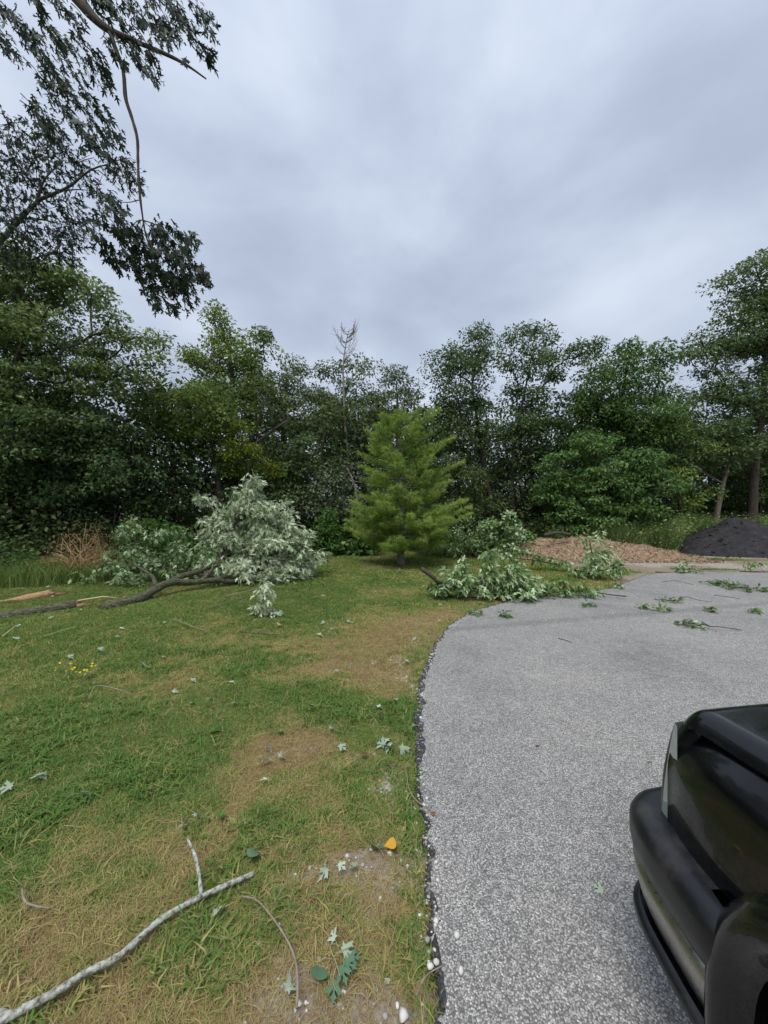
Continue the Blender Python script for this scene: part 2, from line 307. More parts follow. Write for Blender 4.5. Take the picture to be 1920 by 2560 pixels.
sx = n.new('ShaderNodeSeparateColor'); l.new(vor.outputs['Color'], sx.inputs[0])
gravc = ramp(n, [(.0, (.16, .13, .11)), (.45, (.34, .30, .26)), (.8, (.55, .52, .48)), (1, (.7, .68, .65))]); l.new(sx.outputs[0], gravc.inputs[0])
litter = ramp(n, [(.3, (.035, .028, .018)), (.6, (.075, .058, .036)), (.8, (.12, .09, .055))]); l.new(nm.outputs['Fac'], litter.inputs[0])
def thr(a, lo, hi):
    r = n.new('ShaderNodeMapRange'); x = n.new('ShaderNodeMath'); x.operation = 'MULTIPLY_ADD'; l.new(nm.outputs['Fac'], x.inputs[0]); x.inputs[1].default_value = .5; l.new(att(a).outputs['Fac'], x.inputs[2])
    l.new(x.outputs[0], r.inputs['Value']); r.inputs['From Min'].default_value = lo; r.inputs['From Max'].default_value = hi; return r.outputs[0]
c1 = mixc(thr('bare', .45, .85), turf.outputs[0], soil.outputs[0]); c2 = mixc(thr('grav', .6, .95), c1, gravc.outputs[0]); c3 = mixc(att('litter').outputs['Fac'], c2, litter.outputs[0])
l.new(c3, b.inputs['Base Color'])
bp = n.new('ShaderNodeBump'); bp.inputs['Strength'].default_value = .7; bp.inputs['Distance'].default_value = .012; l.new(nf.outputs['Fac'], bp.inputs['Height']); l.new(bp.outputs[0], b.inputs['Normal']); l.new(b.outputs[0], o.inputs[0])
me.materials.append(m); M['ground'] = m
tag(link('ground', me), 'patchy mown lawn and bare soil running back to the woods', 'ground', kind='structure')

# ------------------------------------------------------------------ the pavement
m, n, l = mat_new('chip_seal'); o = n.new('ShaderNodeOutputMaterial'); b = n.new('ShaderNodeBsdfPrincipled'); tcn = n.new('ShaderNodeTexCoord')
v = n.new('ShaderNodeTexVoronoi'); v.inputs['Scale'].default_value = 160; v.inputs['Randomness'].default_value = 1; l.new(tcn.outputs['Object'], v.inputs['Vector'])
sx = n.new('ShaderNodeSeparateColor'); l.new(v.outputs['Color'], sx.inputs[0])
chip = ramp(n, [(.0, (.20, .196, .188)), (.3, (.325, .317, .303)), (.62, (.425, .414, .394)), (.88, (.54, .526, .50)), (1, (.72, .705, .67))]); l.new(sx.outputs[0], chip.inputs[0])
gap = n.new('ShaderNodeMapRange'); l.new(v.outputs['Distance'], gap.inputs['Value']); gap.inputs['From Min'].default_value = .42; gap.inputs['From Max'].default_value = .72
tar = n.new('ShaderNodeRGB'); tar.outputs[0].default_value = (.155, .151, .145, 1)
c1 = mixc(gap.outputs[0], chip.outputs[0], tar.outputs[0])
big = nz(.85, 7, .68); bigr = ramp(n, [(.3, (.70, .70, .70)), (.45, (.92, .92, .92)), (.6, (1.04, 1.03, 1.01)), (.72, (1.15, 1.13, 1.09))]); l.new(big.outputs['Fac'], bigr.inputs[0])
mul = n.new('ShaderNodeMix'); mul.data_type = 'RGBA'; mul.blend_type = 'MULTIPLY'; mul.inputs['Factor'].default_value = 1; l.new(c1, mul.inputs['A']); l.new(bigr.outputs[0], mul.inputs['B'])
md = nz(22, 5, .7); mdr = ramp(n, [(.35, (.82, .82, .82)), (.6, (1.06, 1.06, 1.06))]); l.new(md.outputs['Fac'], mdr.inputs[0])
mul2 = n.new('ShaderNodeMix'); mul2.data_type = 'RGBA'; mul2.blend_type = 'MULTIPLY'; mul2.inputs['Factor'].default_value = 1; l.new(mul.outputs['Result'], mul2.inputs['A']); l.new(mdr.outputs[0], mul2.inputs['B'])
# worn wheel track: a darker arc across the turning area
sp = n.new('ShaderNodeSeparateXYZ'); l.new(tcn.outputs['Object'], sp.inputs[0])
ln = n.new('ShaderNodeMath'); ln.operation = 'MULTIPLY_ADD'; l.new(sp.outputs['X'], ln.inputs[0]); ln.inputs[1].default_value = -.26; l.new(sp.outputs['Y'], ln.inputs[2])
l2 = n.new('ShaderNodeMath'); l2.operation = 'SUBTRACT'; l.new(ln.outputs[0], l2.inputs[0]); l2.inputs[1].default_value = 4.95
l3 = n.new('ShaderNodeMath'); l3.operation = 'ABSOLUTE'; l.new(l2.outputs[0], l3.inputs[0])
l4 = n.new('ShaderNodeMapRange'); l.new(l3.outputs[0], l4.inputs['Value']); l4.inputs['From Min'].default_value = .04; l4.inputs['From Max'].default_value = .16; l4.inputs['To Min'].default_value = .80; l4.inputs['To Max'].default_value = 1
mul3 = n.new('ShaderNodeVectorMath'); mul3.operation = 'SCALE'; l.new(mul2.outputs['Result'], mul3.inputs[0]); l.new(l4.outputs[0], mul3.inputs['Scale'])
l.new(mul3.outputs[0], b.inputs['Base Color']); b.inputs['Roughness'].default_value = .85; b.inputs['Specular IOR Level'].default_value = .3
bp = n.new('ShaderNodeBump'); bp.inputs['Strength'].default_value = .8; bp.inputs['Distance'].default_value = .004; bp.invert = True; l.new(v.outputs['Distance'], bp.inputs['Height']); l.new(bp.outputs[0], b.inputs['Normal']); l.new(b.outputs[0], o.inputs[0])
M['chip'] = m
m, n, l = mat_new('old_tar'); o = n.new('ShaderNodeOutputMaterial'); b = n.new('ShaderNodeBsdfPrincipled'); tcn = n.new('ShaderNodeTexCoord')
v = n.new('ShaderNodeTexVoronoi'); v.inputs['Scale'].default_value = 85; l.new(tcn.outputs['Object'], v.inputs['Vector']); sx = n.new('ShaderNodeSeparateColor'); l.new(v.outputs['Color'], sx.inputs[0])
cc = ramp(n, [(.0, (.022, .021, .022)), (.55, (.05, .048, .05)), (.85, (.09, .087, .087)), (.96, (.22, .215, .21)), (1, (.45, .44, .42))]); l.new(sx.outputs[0], cc.inputs[0]); l.new(cc.outputs[0], b.inputs['Base Color']); b.inputs['Roughness'].default_value = .8
bp = n.new('ShaderNodeBump'); bp.inputs['Strength'].default_value = 1; bp.inputs['Distance'].default_value = .008; bp.invert = True; l.new(v.outputs['Distance'], bp.inputs['Height']); l.new(bp.outputs[0], b.inputs['Normal']); l.new(b.outputs[0], o.inputs[0])
M['tar'] = m
s_ = np.concatenate([[0], np.cumsum(np.linalg.norm(np.diff(ED, axis=0), axis=1))])
ts = np.concatenate([np.arange(0, 6.5, .12), np.arange(6.5, 22, .02), np.arange(22, s_[-1], .08)]); ts = ts[ts < s_[-1]]
EX = np.stack([np.interp(ts, s_, ED[:, 0]), np.interp(ts, s_, ED[:, 1])], 1)
tn = np.gradient(EX, axis=0); tn /= np.linalg.norm(tn, axis=1)[:, None]; nr = np.stack([-tn[:, 1], tn[:, 0]], 1)     # points to the lawn
wob = .055 * (fbm(ts * 16, ts * 0, 5, 4) - .5) + .09 * (fbm(ts * 2.2, ts * 0, 15, 3) - .5)
RIM = EX + nr * wob[:, None]
PZ = .012
poly = np.vstack([RIM, [[24, 10.4], [24, -8]]])
bm = bmesh.new(); f = bm.faces.new([bm.verts.new((p[0], p[1], PZ)) for p in poly]); f.normal_update()
if f.normal.z < 0: f.normal_flip()
bmesh.ops.triangulate(bm, faces=bm.faces[:], ngon_method='EAR_CLIP')
me = bpy.data.meshes.new('road'); bm.to_mesh(me); bm.free(); me.materials.append(M['chip'])
road = tag(link('road', me), 'light grey chip seal driveway curving away to the right', 'road', kind='structure')
# crumbling tar edge: a ragged sloping lip
dark = .008 + .035 * sstep(.38, .7, fbm(ts * 1.1, ts * 0, 33, 3)) * ((ts > 7) & (ts < 17))
wid = .012 + .028 * fbm(ts * 6, ts * 0, 71, 3)
rows = [RIM - nr * (dark * (.5 + fbm(ts * 14, ts * 0, 91, 3)))[:, None], RIM, RIM + nr * (wid * .5)[:, None], RIM + nr * wid[:, None]]
zz = [PZ + .003, PZ + .002 , PZ - .006, -.05]
V = np.concatenate([np.c_[r, np.full(len(r), z)] for r, z in zip(rows, zz)]); V[:, 2] += np.concatenate([np.zeros(len(ts)), .004 * rng.random(len(ts)), .008 * (rng.random(len(ts)) - .5), np.zeros(len(ts))])
nn = len(ts); q = np.arange(nn - 1)
Q = np.concatenate([np.stack([a * nn + q, a * nn + q + 1, (a + 1) * nn + q + 1, (a + 1) * nn + q], 1)[:, ::-1] for a in range(3)])
link('pavement_edge', make_mesh('pavement_edge', V, Q, M['tar']), road)

# ------------------------------------------------------------------ loose stones
M['stone'] = leaf_mat('limestone', [(0, (.30, .27, .24)), (.5, (.48, .46, .43)), (1, (.72, .70, .67))], trans=0.0, rough=.9)
ICO_V = []; bm = bmesh.new(); bmesh.ops.create_icosphere(bm, subdivisions=1, radius=1); ICO_V = np.array([v.co[:] for v in bm.verts]); ICO_F = np.array([[v.index for v in f.verts] for f in bm.faces]); bm.free()
def stone(mb, p, r, val):
    d = ICO_V * (1 + .22 * rng.normal(size=(len(ICO_V), 1))) * np.array([1, .6 + .5 * rng.random(), .5 + .3 * rng.random()]) * r
    a = rng.random() * 6.28; c, s = math.cos(a), math.sin(a); d = np.stack([d[:, 0] * c - d[:, 1] * s, d[:, 0] * s + d[:, 1] * c, d[:, 2]], 1)
    mb.add(d + p, T=ICO_F, r=val)
mb = MB(); P = []
c = np.stack([rng.uniform(-1.2, 1.2, 34000), 1.0 + 6.0 * rng.random(34000) ** 1.6], 1); e, dr, ba, gr = fields(c[:, 0], c[:, 1])
ok = (e > -.06) & (rng.random(len(c)) < np.clip(gr * .8 + ba * .10, 0, 1) + .04 * (np.abs(e) < .04)); c = c[ok][:3600]; z = ground_z(c[:, 0], c[:, 1], e[ok][:3600])
for p, zz_, ee in zip(c, z, e[ok]): stone(mb, (p[0], p[1], (PZ if ee < .01 else zz_) + .004), .004 + .009 * rng.random() ** 2.5, rng.random())
tag(mb.build('gravel', M['stone']), 'loose pale gravel spilled along the pavement edge', 'gravel', kind='stuff')
for k, (px, py, r, lab) in enumerate([(1152, 2441, .017, 'round white pebble on the chip seal near the bottom of the picture'), (1142, 2350, .015, 'white pebble lying just inside the pavement edge, above the rounder one'), (1008, 2536, .020, 'pale stone in bare soil at the bottom beside the edge'), (1048, 2285, .014, 'white stone in the grass fringe beside the dark edge'),
        (975, 2132, .013, 'white stone just below the fallen golden leaf'), (950, 2245, .012, 'lone white stone in the brown bare patch of soil'), (806, 2448, .012, 'small white stone below the dark green oval leaf')]):
    mb = MB(); g = gp(px, py); on = edge_dist(g[:1], g[1:2])[0] < 0; g[2] = (PZ if on else ground_z(g[:1], g[1:2])[0]) + r * .45; stone(mb, g, r, .85)
    tag(mb.build('pebble', M['stone'], None, tuple(g)), lab, 'pebble', 'white pebbles by the pavement').location = g

# ------------------------------------------------------------------ grass: tufts scattered over the lawn
PROTO = bpy.data.collections.new('grass_tufts')
def tuft(name, nb, hgt, wid, spread, lean, mat):
    V = []; T = []; R = []
    for k in range(nb):
        a = rng.random() * 6.28; r = spread * math.sqrt(rng.random()); b0 = np.array([r * math.cos(a), r * math.sin(a), -.006]); d = rng.random() * 6.28
        hh = hgt * (.55 + .6 * rng.random()); ln = lean * (.3 + rng.random()); fw = np.array([math.cos(d), math.sin(d), 0]); sd = np.array([-fw[1], fw[0], 0]) * wid * (.6 + .7 * rng.random()); up = np.array([0, 0, 1.0])
        p1 = b0 + up * hh * .55 + fw * hh * ln * .28; p2 = b0 + up * hh * (1 - .35 * ln) + fw * hh * ln
        s = len(V); V += [b0 - sd * .5, b0 + sd * .5, p1 - sd * .45, p1 + sd * .45, p2]; T += [[s, s + 1, s + 3], [s, s + 3, s + 2], [s + 2, s + 3, s + 4]]; R += [rng.random()] * 5
    o = bpy.data.objects.new(name, make_mesh(name, np.array(V), np.array(T), mat, R)); PROTO.objects.link(o)
for k in range(4): tuft('tuft_a%d' % k, 14, .030, .0030, .028, 1.0, M['blade'])        # 0-3 close-cropped, near
for k in range(3): tuft('tuft_b%d' % k, 12, .036, .0058, .055, .9, M['blade'])        # 4-6 further off
for k in range(3): tuft('tuft_c%d' % k, 14, .042, .013, .11, .8, M['blade'])          # 7-9 far
for k in range(3): tuft('tuft_d%d' % k, 9, .058, .0062, .03, 1.1, M['blade'])         # 10-12 coarse crabgrass
for k in range(3): tuft('tuft_e%d' % k, 9, .052, .0026, .04, 2.3, M['blade'])         # 13-15 dead straw lying flat
def scatter(n, x0, x1, y0, y1, power=1.0):
    y = y0 + (y1 - y0) * rng.random(n) ** power; x = rng.uniform(x0, x1, n)
    k = np.abs(x) < np.maximum(y, 0) * 1.12 + 2.2; return x[k], y[k]
PX, PY, PI_, PS = [], [], [], []
for n_, box_, first, cnt, s0 in ((125000, (-4.6, 1.6, .6, 3.6), 0, 4, 1.0), (100000, (-10.5, 3.5, 3.4, 8.6), 4, 3, 1.0), (62000, (-14, 12, 8.2, 18.0), 7, 3, 1.0), (26000, (-7, .4, -3.5, .7), 4, 3, 1.0), (14000, (-8.5, -4.4, .5, 3.6), 4, 3, 1.0)):
    x, y = scatter(n_, *box_); PX.append(x); PY.append(y); PI_.append(first + rng.integers(0, cnt, len(x))); PS.append(s0 * (.7 + .6 * rng.random(len(x))))
x, y = scatter(16000, -3, 1.4, .9, 4.6); k = fbm(x * 2.6, y * 2.6, 51) + .35 * np.exp(-(edge_dist(x, y) / .12) ** 2) + .3 * np.exp(-(((x + .75) / .35) ** 2 + ((y - 1.36) / .16) ** 2)) > .57; x, y = x[k], y[k]
PX.append(x); PY.append(y); PI_.append(10 + rng.integers(0, 3, len(x))); PS.append(.6 + .75 * rng.random(len(x)))
x, y = scatter(46000, -4, 1.3, .7, 5.5); PX.append(x); PY.append(y); PI_.append(13 + rng.integers(0, 3, len(x))); PS.append(.6 + .7 * rng.random(len(x)))
X = np.concatenate(PX); Y = np.concatenate(PY); I = np.concatenate(PI_); SC = np.concatenate(PS)
e, dr, ba, gr = fields(X, Y); cov = np.clip(1.15 - 1.35 * ba - 1.2 * gr, 0, 1) * sstep(-.012, .025, e)
cov = np.maximum(cov, .22 * (ba > .3) * (Y < 7) * (e > .0)); cov = np.maximum(cov, .75 * (I >= 10) * (e > -.02) * (e < .16) * (fbm(X * 5, Y * 5, 63) > .42))
cov = cov * (1 - sstep(.1, 1.4, Y - wood_y(X)))
thin = 1 - .35 * sstep(.55, .95, dr)
cov = np.where(I >= 13, (.10 + .85 * sstep(.32, .7, dr)) * (1 - .55 * sstep(.5, .95, ba)) * (e > .0) * (1 - .7 * gr), cov)
k = rng.random(len(X)) < cov * thin; X, Y, I, SC, e, dr = X[k], Y[k], I[k], SC[k], e[k], dr[k]
tint = np.clip(dr * 1.05 + .17 * rng.normal(size=len(X)) - .10 - .30 * ((I >= 10) & (I < 13)), 0, 1) * .85; tint = np.where(I >= 13, .50 + .38 * rng.random(len(X)), tint)
tint = np.where(rng.random(len(X)) < .10 + .22 * sstep(.4, .8, dr), np.minimum(tint + .40, .92), tint)
tint = np.clip(tint + .30 * sstep(.45, .9, ba[k]) * (I < 10), 0, .95)
SC = SC * (1.12 - .45 * dr) * (1 - .35 * sstep(.4, .9, ba[k]) * (I < 10))
me = bpy.data.meshes.new('grass'); me.vertices.add(len(X)); me.vertices.foreach_set('co', np.stack([X, Y, ground_z(X, Y, e)], 1).astype(np.float32).ravel())
for nm_, ty, va in (('tint', 'FLOAT', tint), ('scl', 'FLOAT', SC), ('idx', 'INT', I)):
    a = me.attributes.new(nm_, ty, 'POINT'); a.data.foreach_set('value', np.ascontiguousarray(va, dtype=np.int32 if ty == 'INT' else np.float32))
a = me.attributes.new('rot', 'FLOAT_VECTOR', 'POINT'); a.data.foreach_set('vector', np.stack([.18 * rng.normal(size=len(X)), .18 * rng.normal(size=len(X)), 6.283 * rng.random(len(X))], 1).astype(np.float32).ravel())
grass = tag(link('grass', me), 'short mown lawn grass with green and straw coloured patches', 'grass', kind='stuff')
ng = bpy.data.node_groups.new('scatter_tufts', 'GeometryNodeTree')
ng.interface.new_socket('Geometry', in_out='INPUT', socket_type='NodeSocketGeometry'); ng.interface.new_socket('Geometry', in_out='OUTPUT', socket_type='NodeSocketGeometry')
gi = ng.nodes.new('NodeGroupInput'); go = ng.nodes.new('NodeGroupOutput'); ci = ng.nodes.new('GeometryNodeCollectionInfo'); ci.inputs['Collection'].default_value = PROTO; ci.inputs['Separate Children'].default_value = True; ci.inputs['Reset Children'].default_value = True
ip = ng.nodes.new('GeometryNodeInstanceOnPoints'); ip.inputs['Pick Instance'].default_value = True
def na(nm_, ty): x = ng.nodes.new('GeometryNodeInputNamedAttribute'); x.data_type = ty; x.inputs['Name'].default_value = nm_; return x.outputs['Attribute']
gl = ng.links
gl.new(gi.outputs[0], ip.inputs['Points']); gl.new(ci.outputs[0], ip.inputs['Instance']); gl.new(na('idx', 'INT'), ip.inputs['Instance Index']); gl.new(na('scl', 'FLOAT'), ip.inputs['Scale'])
er = ng.nodes.new('FunctionNodeEulerToRotation'); gl.new(na('rot', 'FLOAT_VECTOR'), er.inputs[0]); gl.new(er.outputs[0], ip.inputs['Rotation']); gl.new(ip.outputs[0], go.inputs[0])
md_ = grass.modifiers.new('scatter', 'NODES'); md_.node_group = ng
# ------------------------------------------------------------------ leaves
def fan(pts):                                 # outline (u, v) starting at the stalk, fanned from a point on the midrib
    c = np.array([[.34, 0]]); V = np.vstack([c, pts]); n_ = len(pts)
    return V, np.array([[0, 1 + a, 1 + (a + 1) % n_] for a in range(n_)])
_half = [(.0, .0), (.10, .07), (.02, .30), (.22, .17), (.36, .30), (.62, .50), (.60, .33), (.72, .30), (.47, .11), (.66, .10), (.74, .19), (.80, .08), (1.0, .0)]
MAPLE = fan(np.array(_half + [(u, -v) for u, v in _half[-2:0:-1]]))
_h3 = [(.0, .0), (.06, .20), (.20, .10), (.62, .40), (.44, .085), (.70, .11), (1.0, .0)]
MAPLE3 = fan(np.array(_h3 + [(u, -v) for u, v in _h3[-2:0:-1]]))
_oval = [(.0, .0), (.02, .20), (.12, .36), (.28, .42), (.48, .35), (.68, .20), (.84, .08), (1.0, .0)]
OVAL = fan(np.array(_oval + [(u, -v) for u, v in _oval[-2:0:-1]]))
KITE = (np.array([[0, 0], [.42, .27], [1, 0], [.42, -.27]]), None)
def leaves(mb, P, T, Nn, Ls, R, templ=KITE, curl=.18):
    """many leaves into one mesh: stalk point, direction, face normal, length, shade"""
    P = np.asarray(P, float); T = unit(T); Sd = unit(np.cross(Nn, T)); Nn = np.cross(T, Sd); uv, tri = templ; k = len(uv); n_ = len(P)
    u = uv[:, 0][None, :, None]; v = uv[:, 1][None, :, None]; Lx = np.asarray(Ls, float)[:, None, None]
    V = P[:, None] + Lx * (u * T[:, None] + v * Sd[:, None] - (curl * u * u - .35 * np.abs(v) * curl * 2) * Nn[:, None])
    V = V.reshape(-1, 3); base = (np.arange(n_) * k)[:, None]; r = np.repeat(np.asarray(R, float), k)
    if tri is None: mb.add(V, Q=base + np.arange(4)[None], r=r)
    else: mb.add(V, T=(base[:, :, None] + tri[None]).reshape(-1, 3), r=r)
def clump_leaves(rg, C, rad, n_, flat=.5, droop=.25, up=1.0, shell=.5):
    """leaf stalks, directions and normals for n_ leaves round each clump centre"""
    C = np.repeat(C, n_, 0); rad = np.repeat(rad, n_); d = unit(rg.normal(size=(len(C), 3))); rr = shell + (1 - shell) * rg.random(len(C)) ** .6
    rr = rr * np.where(rg.random(len(C)) < .2, rg.random(len(C)), 1)
    off = d * (rad * rr)[:, None]; off[:, 2] = off[:, 2] * flat + .10 * rad * (1 - (rr ** 2))
    P = C + off; out_ = d.copy(); out_[:, 2] *= .35
    T = unit(out_ + .55 * rg.normal(size=d.shape) + np.array([0, 0, -droop])); Nn = unit(np.array([0, 0, up]) + .55 * rg.normal(size=d.shape) + .35 * d)
    return P, T, Nn
class Skel:                                   # woody skeleton: every clump is joined to the nearest wood towards the trunk
    def __init__(s, P, R): s.P = list(P); s.par = [-1] + list(range(len(P) - 1)); s.d = list(np.concatenate([[0], np.cumsum(np.linalg.norm(np.diff(P, axis=0), axis=1))])); s.trunk = len(P); s.R0 = list(R); s.chains = []
    def join(s, rg, c, sag=.12, rise=.35, pathw=.45):
        A = np.array(s.P); dv = c - A; dist = np.linalg.norm(dv, axis=1); cost = dist + pathw * np.array(s.d) + rise * np.maximum(0, A[:, 2] - c[2]) * 2 + 3.0 * (np.array(s.d) < .18 * s.d[s.trunk - 1])
        i = int(np.argmin(cost)); a = A[i]; n_ = max(3, int(dist[i] / .45) + 1); ch = [i]
        mid = (a + c) / 2 + np.array([0, 0, sag * dist[i]]) + .10 * dist[i] * rg.normal(size=3); pts = smooth_path([a, mid, c], n_ + 1)[1:]
        for p in pts:
            s.P.append(p); s.par.append(ch[-1]); s.d.append(s.d[ch[-1]] + np.linalg.norm(p - s.P[ch[-1]])); ch.append(len(s.P) - 1)
        s.chains.append(ch)
    def mesh(s, mb_trunk, mb_branch, tip=.012, power=.46, sides=5, rmax=.14):
        n_ = len(s.P); cnt = np.zeros(n_)
        for ch in s.chains:
            i = ch[-1]
            while i >= 0: cnt[i] += 1; i = s.par[i]
        R = np.minimum(tip * np.maximum(cnt, 1) ** power, rmax)
        tube(mb_trunk, s.P[:s.trunk], s.R0, 9, jag=.04)
        for ch in s.chains:
            r = R[ch].copy(); r[0] = min(r[0], r[1] * 1.25); r[-1] *= .5; tube(mb_branch, np.array([s.P[i] for i in ch]), r, sides, cap=False)
def lobe_clumps(rg, lobes, d, spacing, zmin=.4):
    C = []
    for lb in lobes:
        px, py, rx, ry = lb[:4]; dd = d + (lb[4] if len(lb) > 4 else 0); c = wp(px, py, dd); a = rx / F * dd; h = ry / F * dd; dep = min(max(a, h) * .95, 2.6)
        n_ = max(4, int(4.2 * a * dep * h / spacing ** 3)); v = unit(rg.normal(size=(n_, 3))) * (rg.random((n_, 1)) ** .42); C.append(c + v * np.array([a, dep, h]))
    C = np.concatenate(C); return C[C[:, 2] > zmin]
def tree(name, label, base, d, lobes, mat, trunk=None, r0=.16, leaf=.15, n_leaf=120, spacing=.62, rad=.55, bark='bark', seed=1, cat='tree', group='trees along the edge of the wood', flat=.5, shade=.5, templ=KITE, light_tip=.35, droop=.25, pathw=.45):
    rg = np.random.default_rng(seed); bx, by = ((base - CX) / F * d, d); root = empty(name, (bx, by, 0), label, cat, group)
    C = lobe_clumps(rg, lobes, d, spacing)
    if trunk is None:
        top = C[np.argmax(C[:, 2])]; cen = C.mean(0); trunk = [np.array([bx, by, -.1]), np.array([bx, by, 0]) * .7 + np.array([cen[0], cen[1], 0]) * .3 + np.array([0, 0, cen[2] * .45]), np.array([cen[0], cen[1], cen[2]]), np.array([top[0] * .6 + cen[0] * .4, by, top[2] * .75 + cen[2] * .25])]
    else: trunk = [np.array([bx, by, -.1])] + [wp(x, y, d) for x, y in trunk]
    tp = smooth_path(trunk, 14); sk = Skel(tp, np.linspace(r0, r0 * .22, 14) * np.where(np.arange(14) == 0, 1.25, 1))
    order = np.argsort(np.linalg.norm(C - tp[8], axis=1))
    for i in order: sk.join(rg, C[i], pathw=pathw)
    t_, b_ = MB(), MB(); sk.mesh(t_, b_, rmax=r0 * .6); tr = t_.build('trunk', M[bark], root, smooth=True)
    R_ = rad * (.7 + .6 * rg.random(len(C))); P, T, Nn = clump_leaves(rg, C, R_, n_leaf, flat, droop)
    for i in range(len(C)):                   # twigs inside each clump
        for q in range(3):
            e_ = P[i * n_leaf + q]; tube(b_, [C[i], (C[i] + e_) / 2 + .05, e_], [.009, .007, .003], 3, cap=False)
    b_.build('branches', M[bark], tr, org=tuple(root.location))['kind'] = 'stuff'
    cl = np.repeat(rg.normal(size=len(C)) * .13, n_leaf); r = np.clip(shade + cl + .20 * rg.normal(size=len(P)), 0, 1); r = np.where(rg.random(len(P)) < light_tip * .12, .85 + .15 * rg.random(len(P)), r)
    mb = MB(); leaves(mb, P, T, Nn, leaf * (.6 + .7 * rg.random(len(P))), r, templ); mb.build('crown', M[mat], root)
    return root

# ------------------------------------------------------------------ trees of the wood's edge, left to right
tree('maple_tree', 'tall blue-green maple filling the left side under the hanging boughs', -90, 11.0, [(20, 655, 110, 60), (130, 680, 80, 45), (20, 730, 130, 70), (165, 720, 85, 50), (250, 745, 55, 40), (265, 830, 75, 45), (345, 850, 55, 35), (350, 905, 55, 35), (110, 850, 140, 75), (50, 990, 150, 90), (210, 930, 90, 60), (-60, 850, 120, 140), (290, 960, 60, 40)],
     'leaf_blue', r0=.24, leaf=.115, n_leaf=135, spacing=.58, rad=.44, seed=11, light_tip=.8)
tree('understory_tree', 'dark green tree with thin visible trunk at the far left edge of the lawn', 122, 11.4, [(120, 1120, 180, 90), (40, 1230, 130, 90), (250, 1080, 110, 60), (200, 1220, 120, 70), (-60, 1150, 120, 120), (310, 1190, 80, 70)],
     'leaf_dark', trunk=[(128, 1330), (120, 1230), (110, 1100)], r0=.075, leaf=.12, n_leaf=150, spacing=.6, rad=.55, seed=12, shade=.45, flat=.4)
tree('box_elder_tree', 'arching olive green tree with forked dark trunks and yellowing right side', 545, 13.6, [(465, 1010, 110, 42), (385, 985, 80, 38), (550, 1065, 70, 45), (600, 1115, 45, 45), (480, 1090, 90, 40), (420, 1060, 80, 45), (560, 1150, 60, 40)],
     'leaf_olive', trunk=[(548, 1230), (530, 1140), (470, 1040)], r0=.15, leaf=.13, n_leaf=130, spacing=.6, rad=.5, seed=13, flat=.4)
tree('yellowing_tree', 'small tree with yellow-green leaves above the silver fallen foliage', 640, 13.0, [(590, 1090, 45, 40), (625, 1140, 50, 35), (570, 1150, 40, 30), (680, 1160, 35, 30)], 'leaf_yellow', r0=.06, leaf=.11, n_leaf=110, spacing=.55, rad=.42, seed=14, shade=.35)
tree('cottonwood_tree', 'tallest tree left of centre with narrow spire at its top left', 575, 18.0, [(541, 790, 22, 38), (548, 845, 38, 45), (600, 850, 45, 38), (650, 855, 40, 38), (510, 915, 60, 40), (585, 920, 75, 50), (660, 925, 55, 50), (530, 985, 85, 50), (640, 1000, 70, 55)],
     'leaf_olive', r0=.22, leaf=.15, n_leaf=162, spacing=.75, rad=.60, seed=15, shade=.58, flat=.6)
tree('willow_tree', 'grey-green tree with rounded top just right of the tall spired tree', 740, 19.5, [(735, 915, 45, 38), (705, 975, 60, 45), (770, 985, 45, 45), (720, 1050, 85, 55), (780, 1075, 55, 55), (670, 1080, 70, 60), (720, 1150, 80, 50), (650, 1190, 60, 50)], 'leaf_grey', r0=.20, leaf=.16, n_leaf=149, spacing=.8, rad=.62, seed=16, shade=.5)
tree('poplar_tree', 'grey-green tree standing behind the bare dead treetop', 880, 20.5, [(830, 940, 40, 38), (895, 935, 42, 34), (855, 1000, 75, 45), (920, 1000, 45, 50), (820, 1070, 60, 55), (890, 1080, 80, 60), (830, 1160, 60, 50), (760, 1220, 60, 50)], 'leaf_grey', r0=.20, leaf=.17, n_leaf=149, spacing=.85, rad=.65, seed=17, shade=.45)
tree('aspen_tree', 'pale tree with feathery top directly behind the tip of the pine', 985, 21.5, [(995, 950, 30, 28), (965, 985, 40, 30), (1030, 995, 40, 38), (985, 1040, 75, 50), (1070, 1050, 50, 50), (930, 1090, 60, 60), (1030, 1120, 80, 60)], 'leaf_grey', r0=.18, leaf=.17, n_leaf=143, spacing=.85, rad=.62, seed=18, shade=.42)
tree('leaning_maple_tree', 'dark maple with trunk leaning left, left of the tall pair', 1262, 17.6, [(1165, 860, 62, 32), (1120, 895, 45, 32), (1225, 880, 36, 42), (1085, 945, 42, 30), (1170, 925, 80, 42), (1120, 1000, 70, 45), (1200, 1010, 55, 50), (1160, 1080, 90, 50)],
     'leaf_dark', trunk=[(1240, 1290), (1215, 1200), (1200, 1100), (1180, 960)], r0=.17, leaf=.14, n_leaf=136, spacing=.72, rad=.56, seed=19, flat=.55, shade=.55)
tree('upright_maple_tree', 'dark maple with straight trunk and highest top right of centre', 1285, 18.0, [(1330, 825, 32, 28), (1290, 850, 38, 36), (1365, 860, 42, 42), (1310, 905, 60, 45), (1375, 920, 50, 45), (1330, 965, 62, 38), (1440, 885, 38, 26), (1478, 878, 28, 20), (1290, 1060, 70, 50), (1350, 1050, 60, 50)],
     'leaf_dark', trunk=[(1281, 1290), (1280, 1180), (1292, 1080), (1318, 950)], r0=.17, leaf=.14, n_leaf=136, spacing=.72, rad=.55, seed=20, flat=.55, shade=.55)
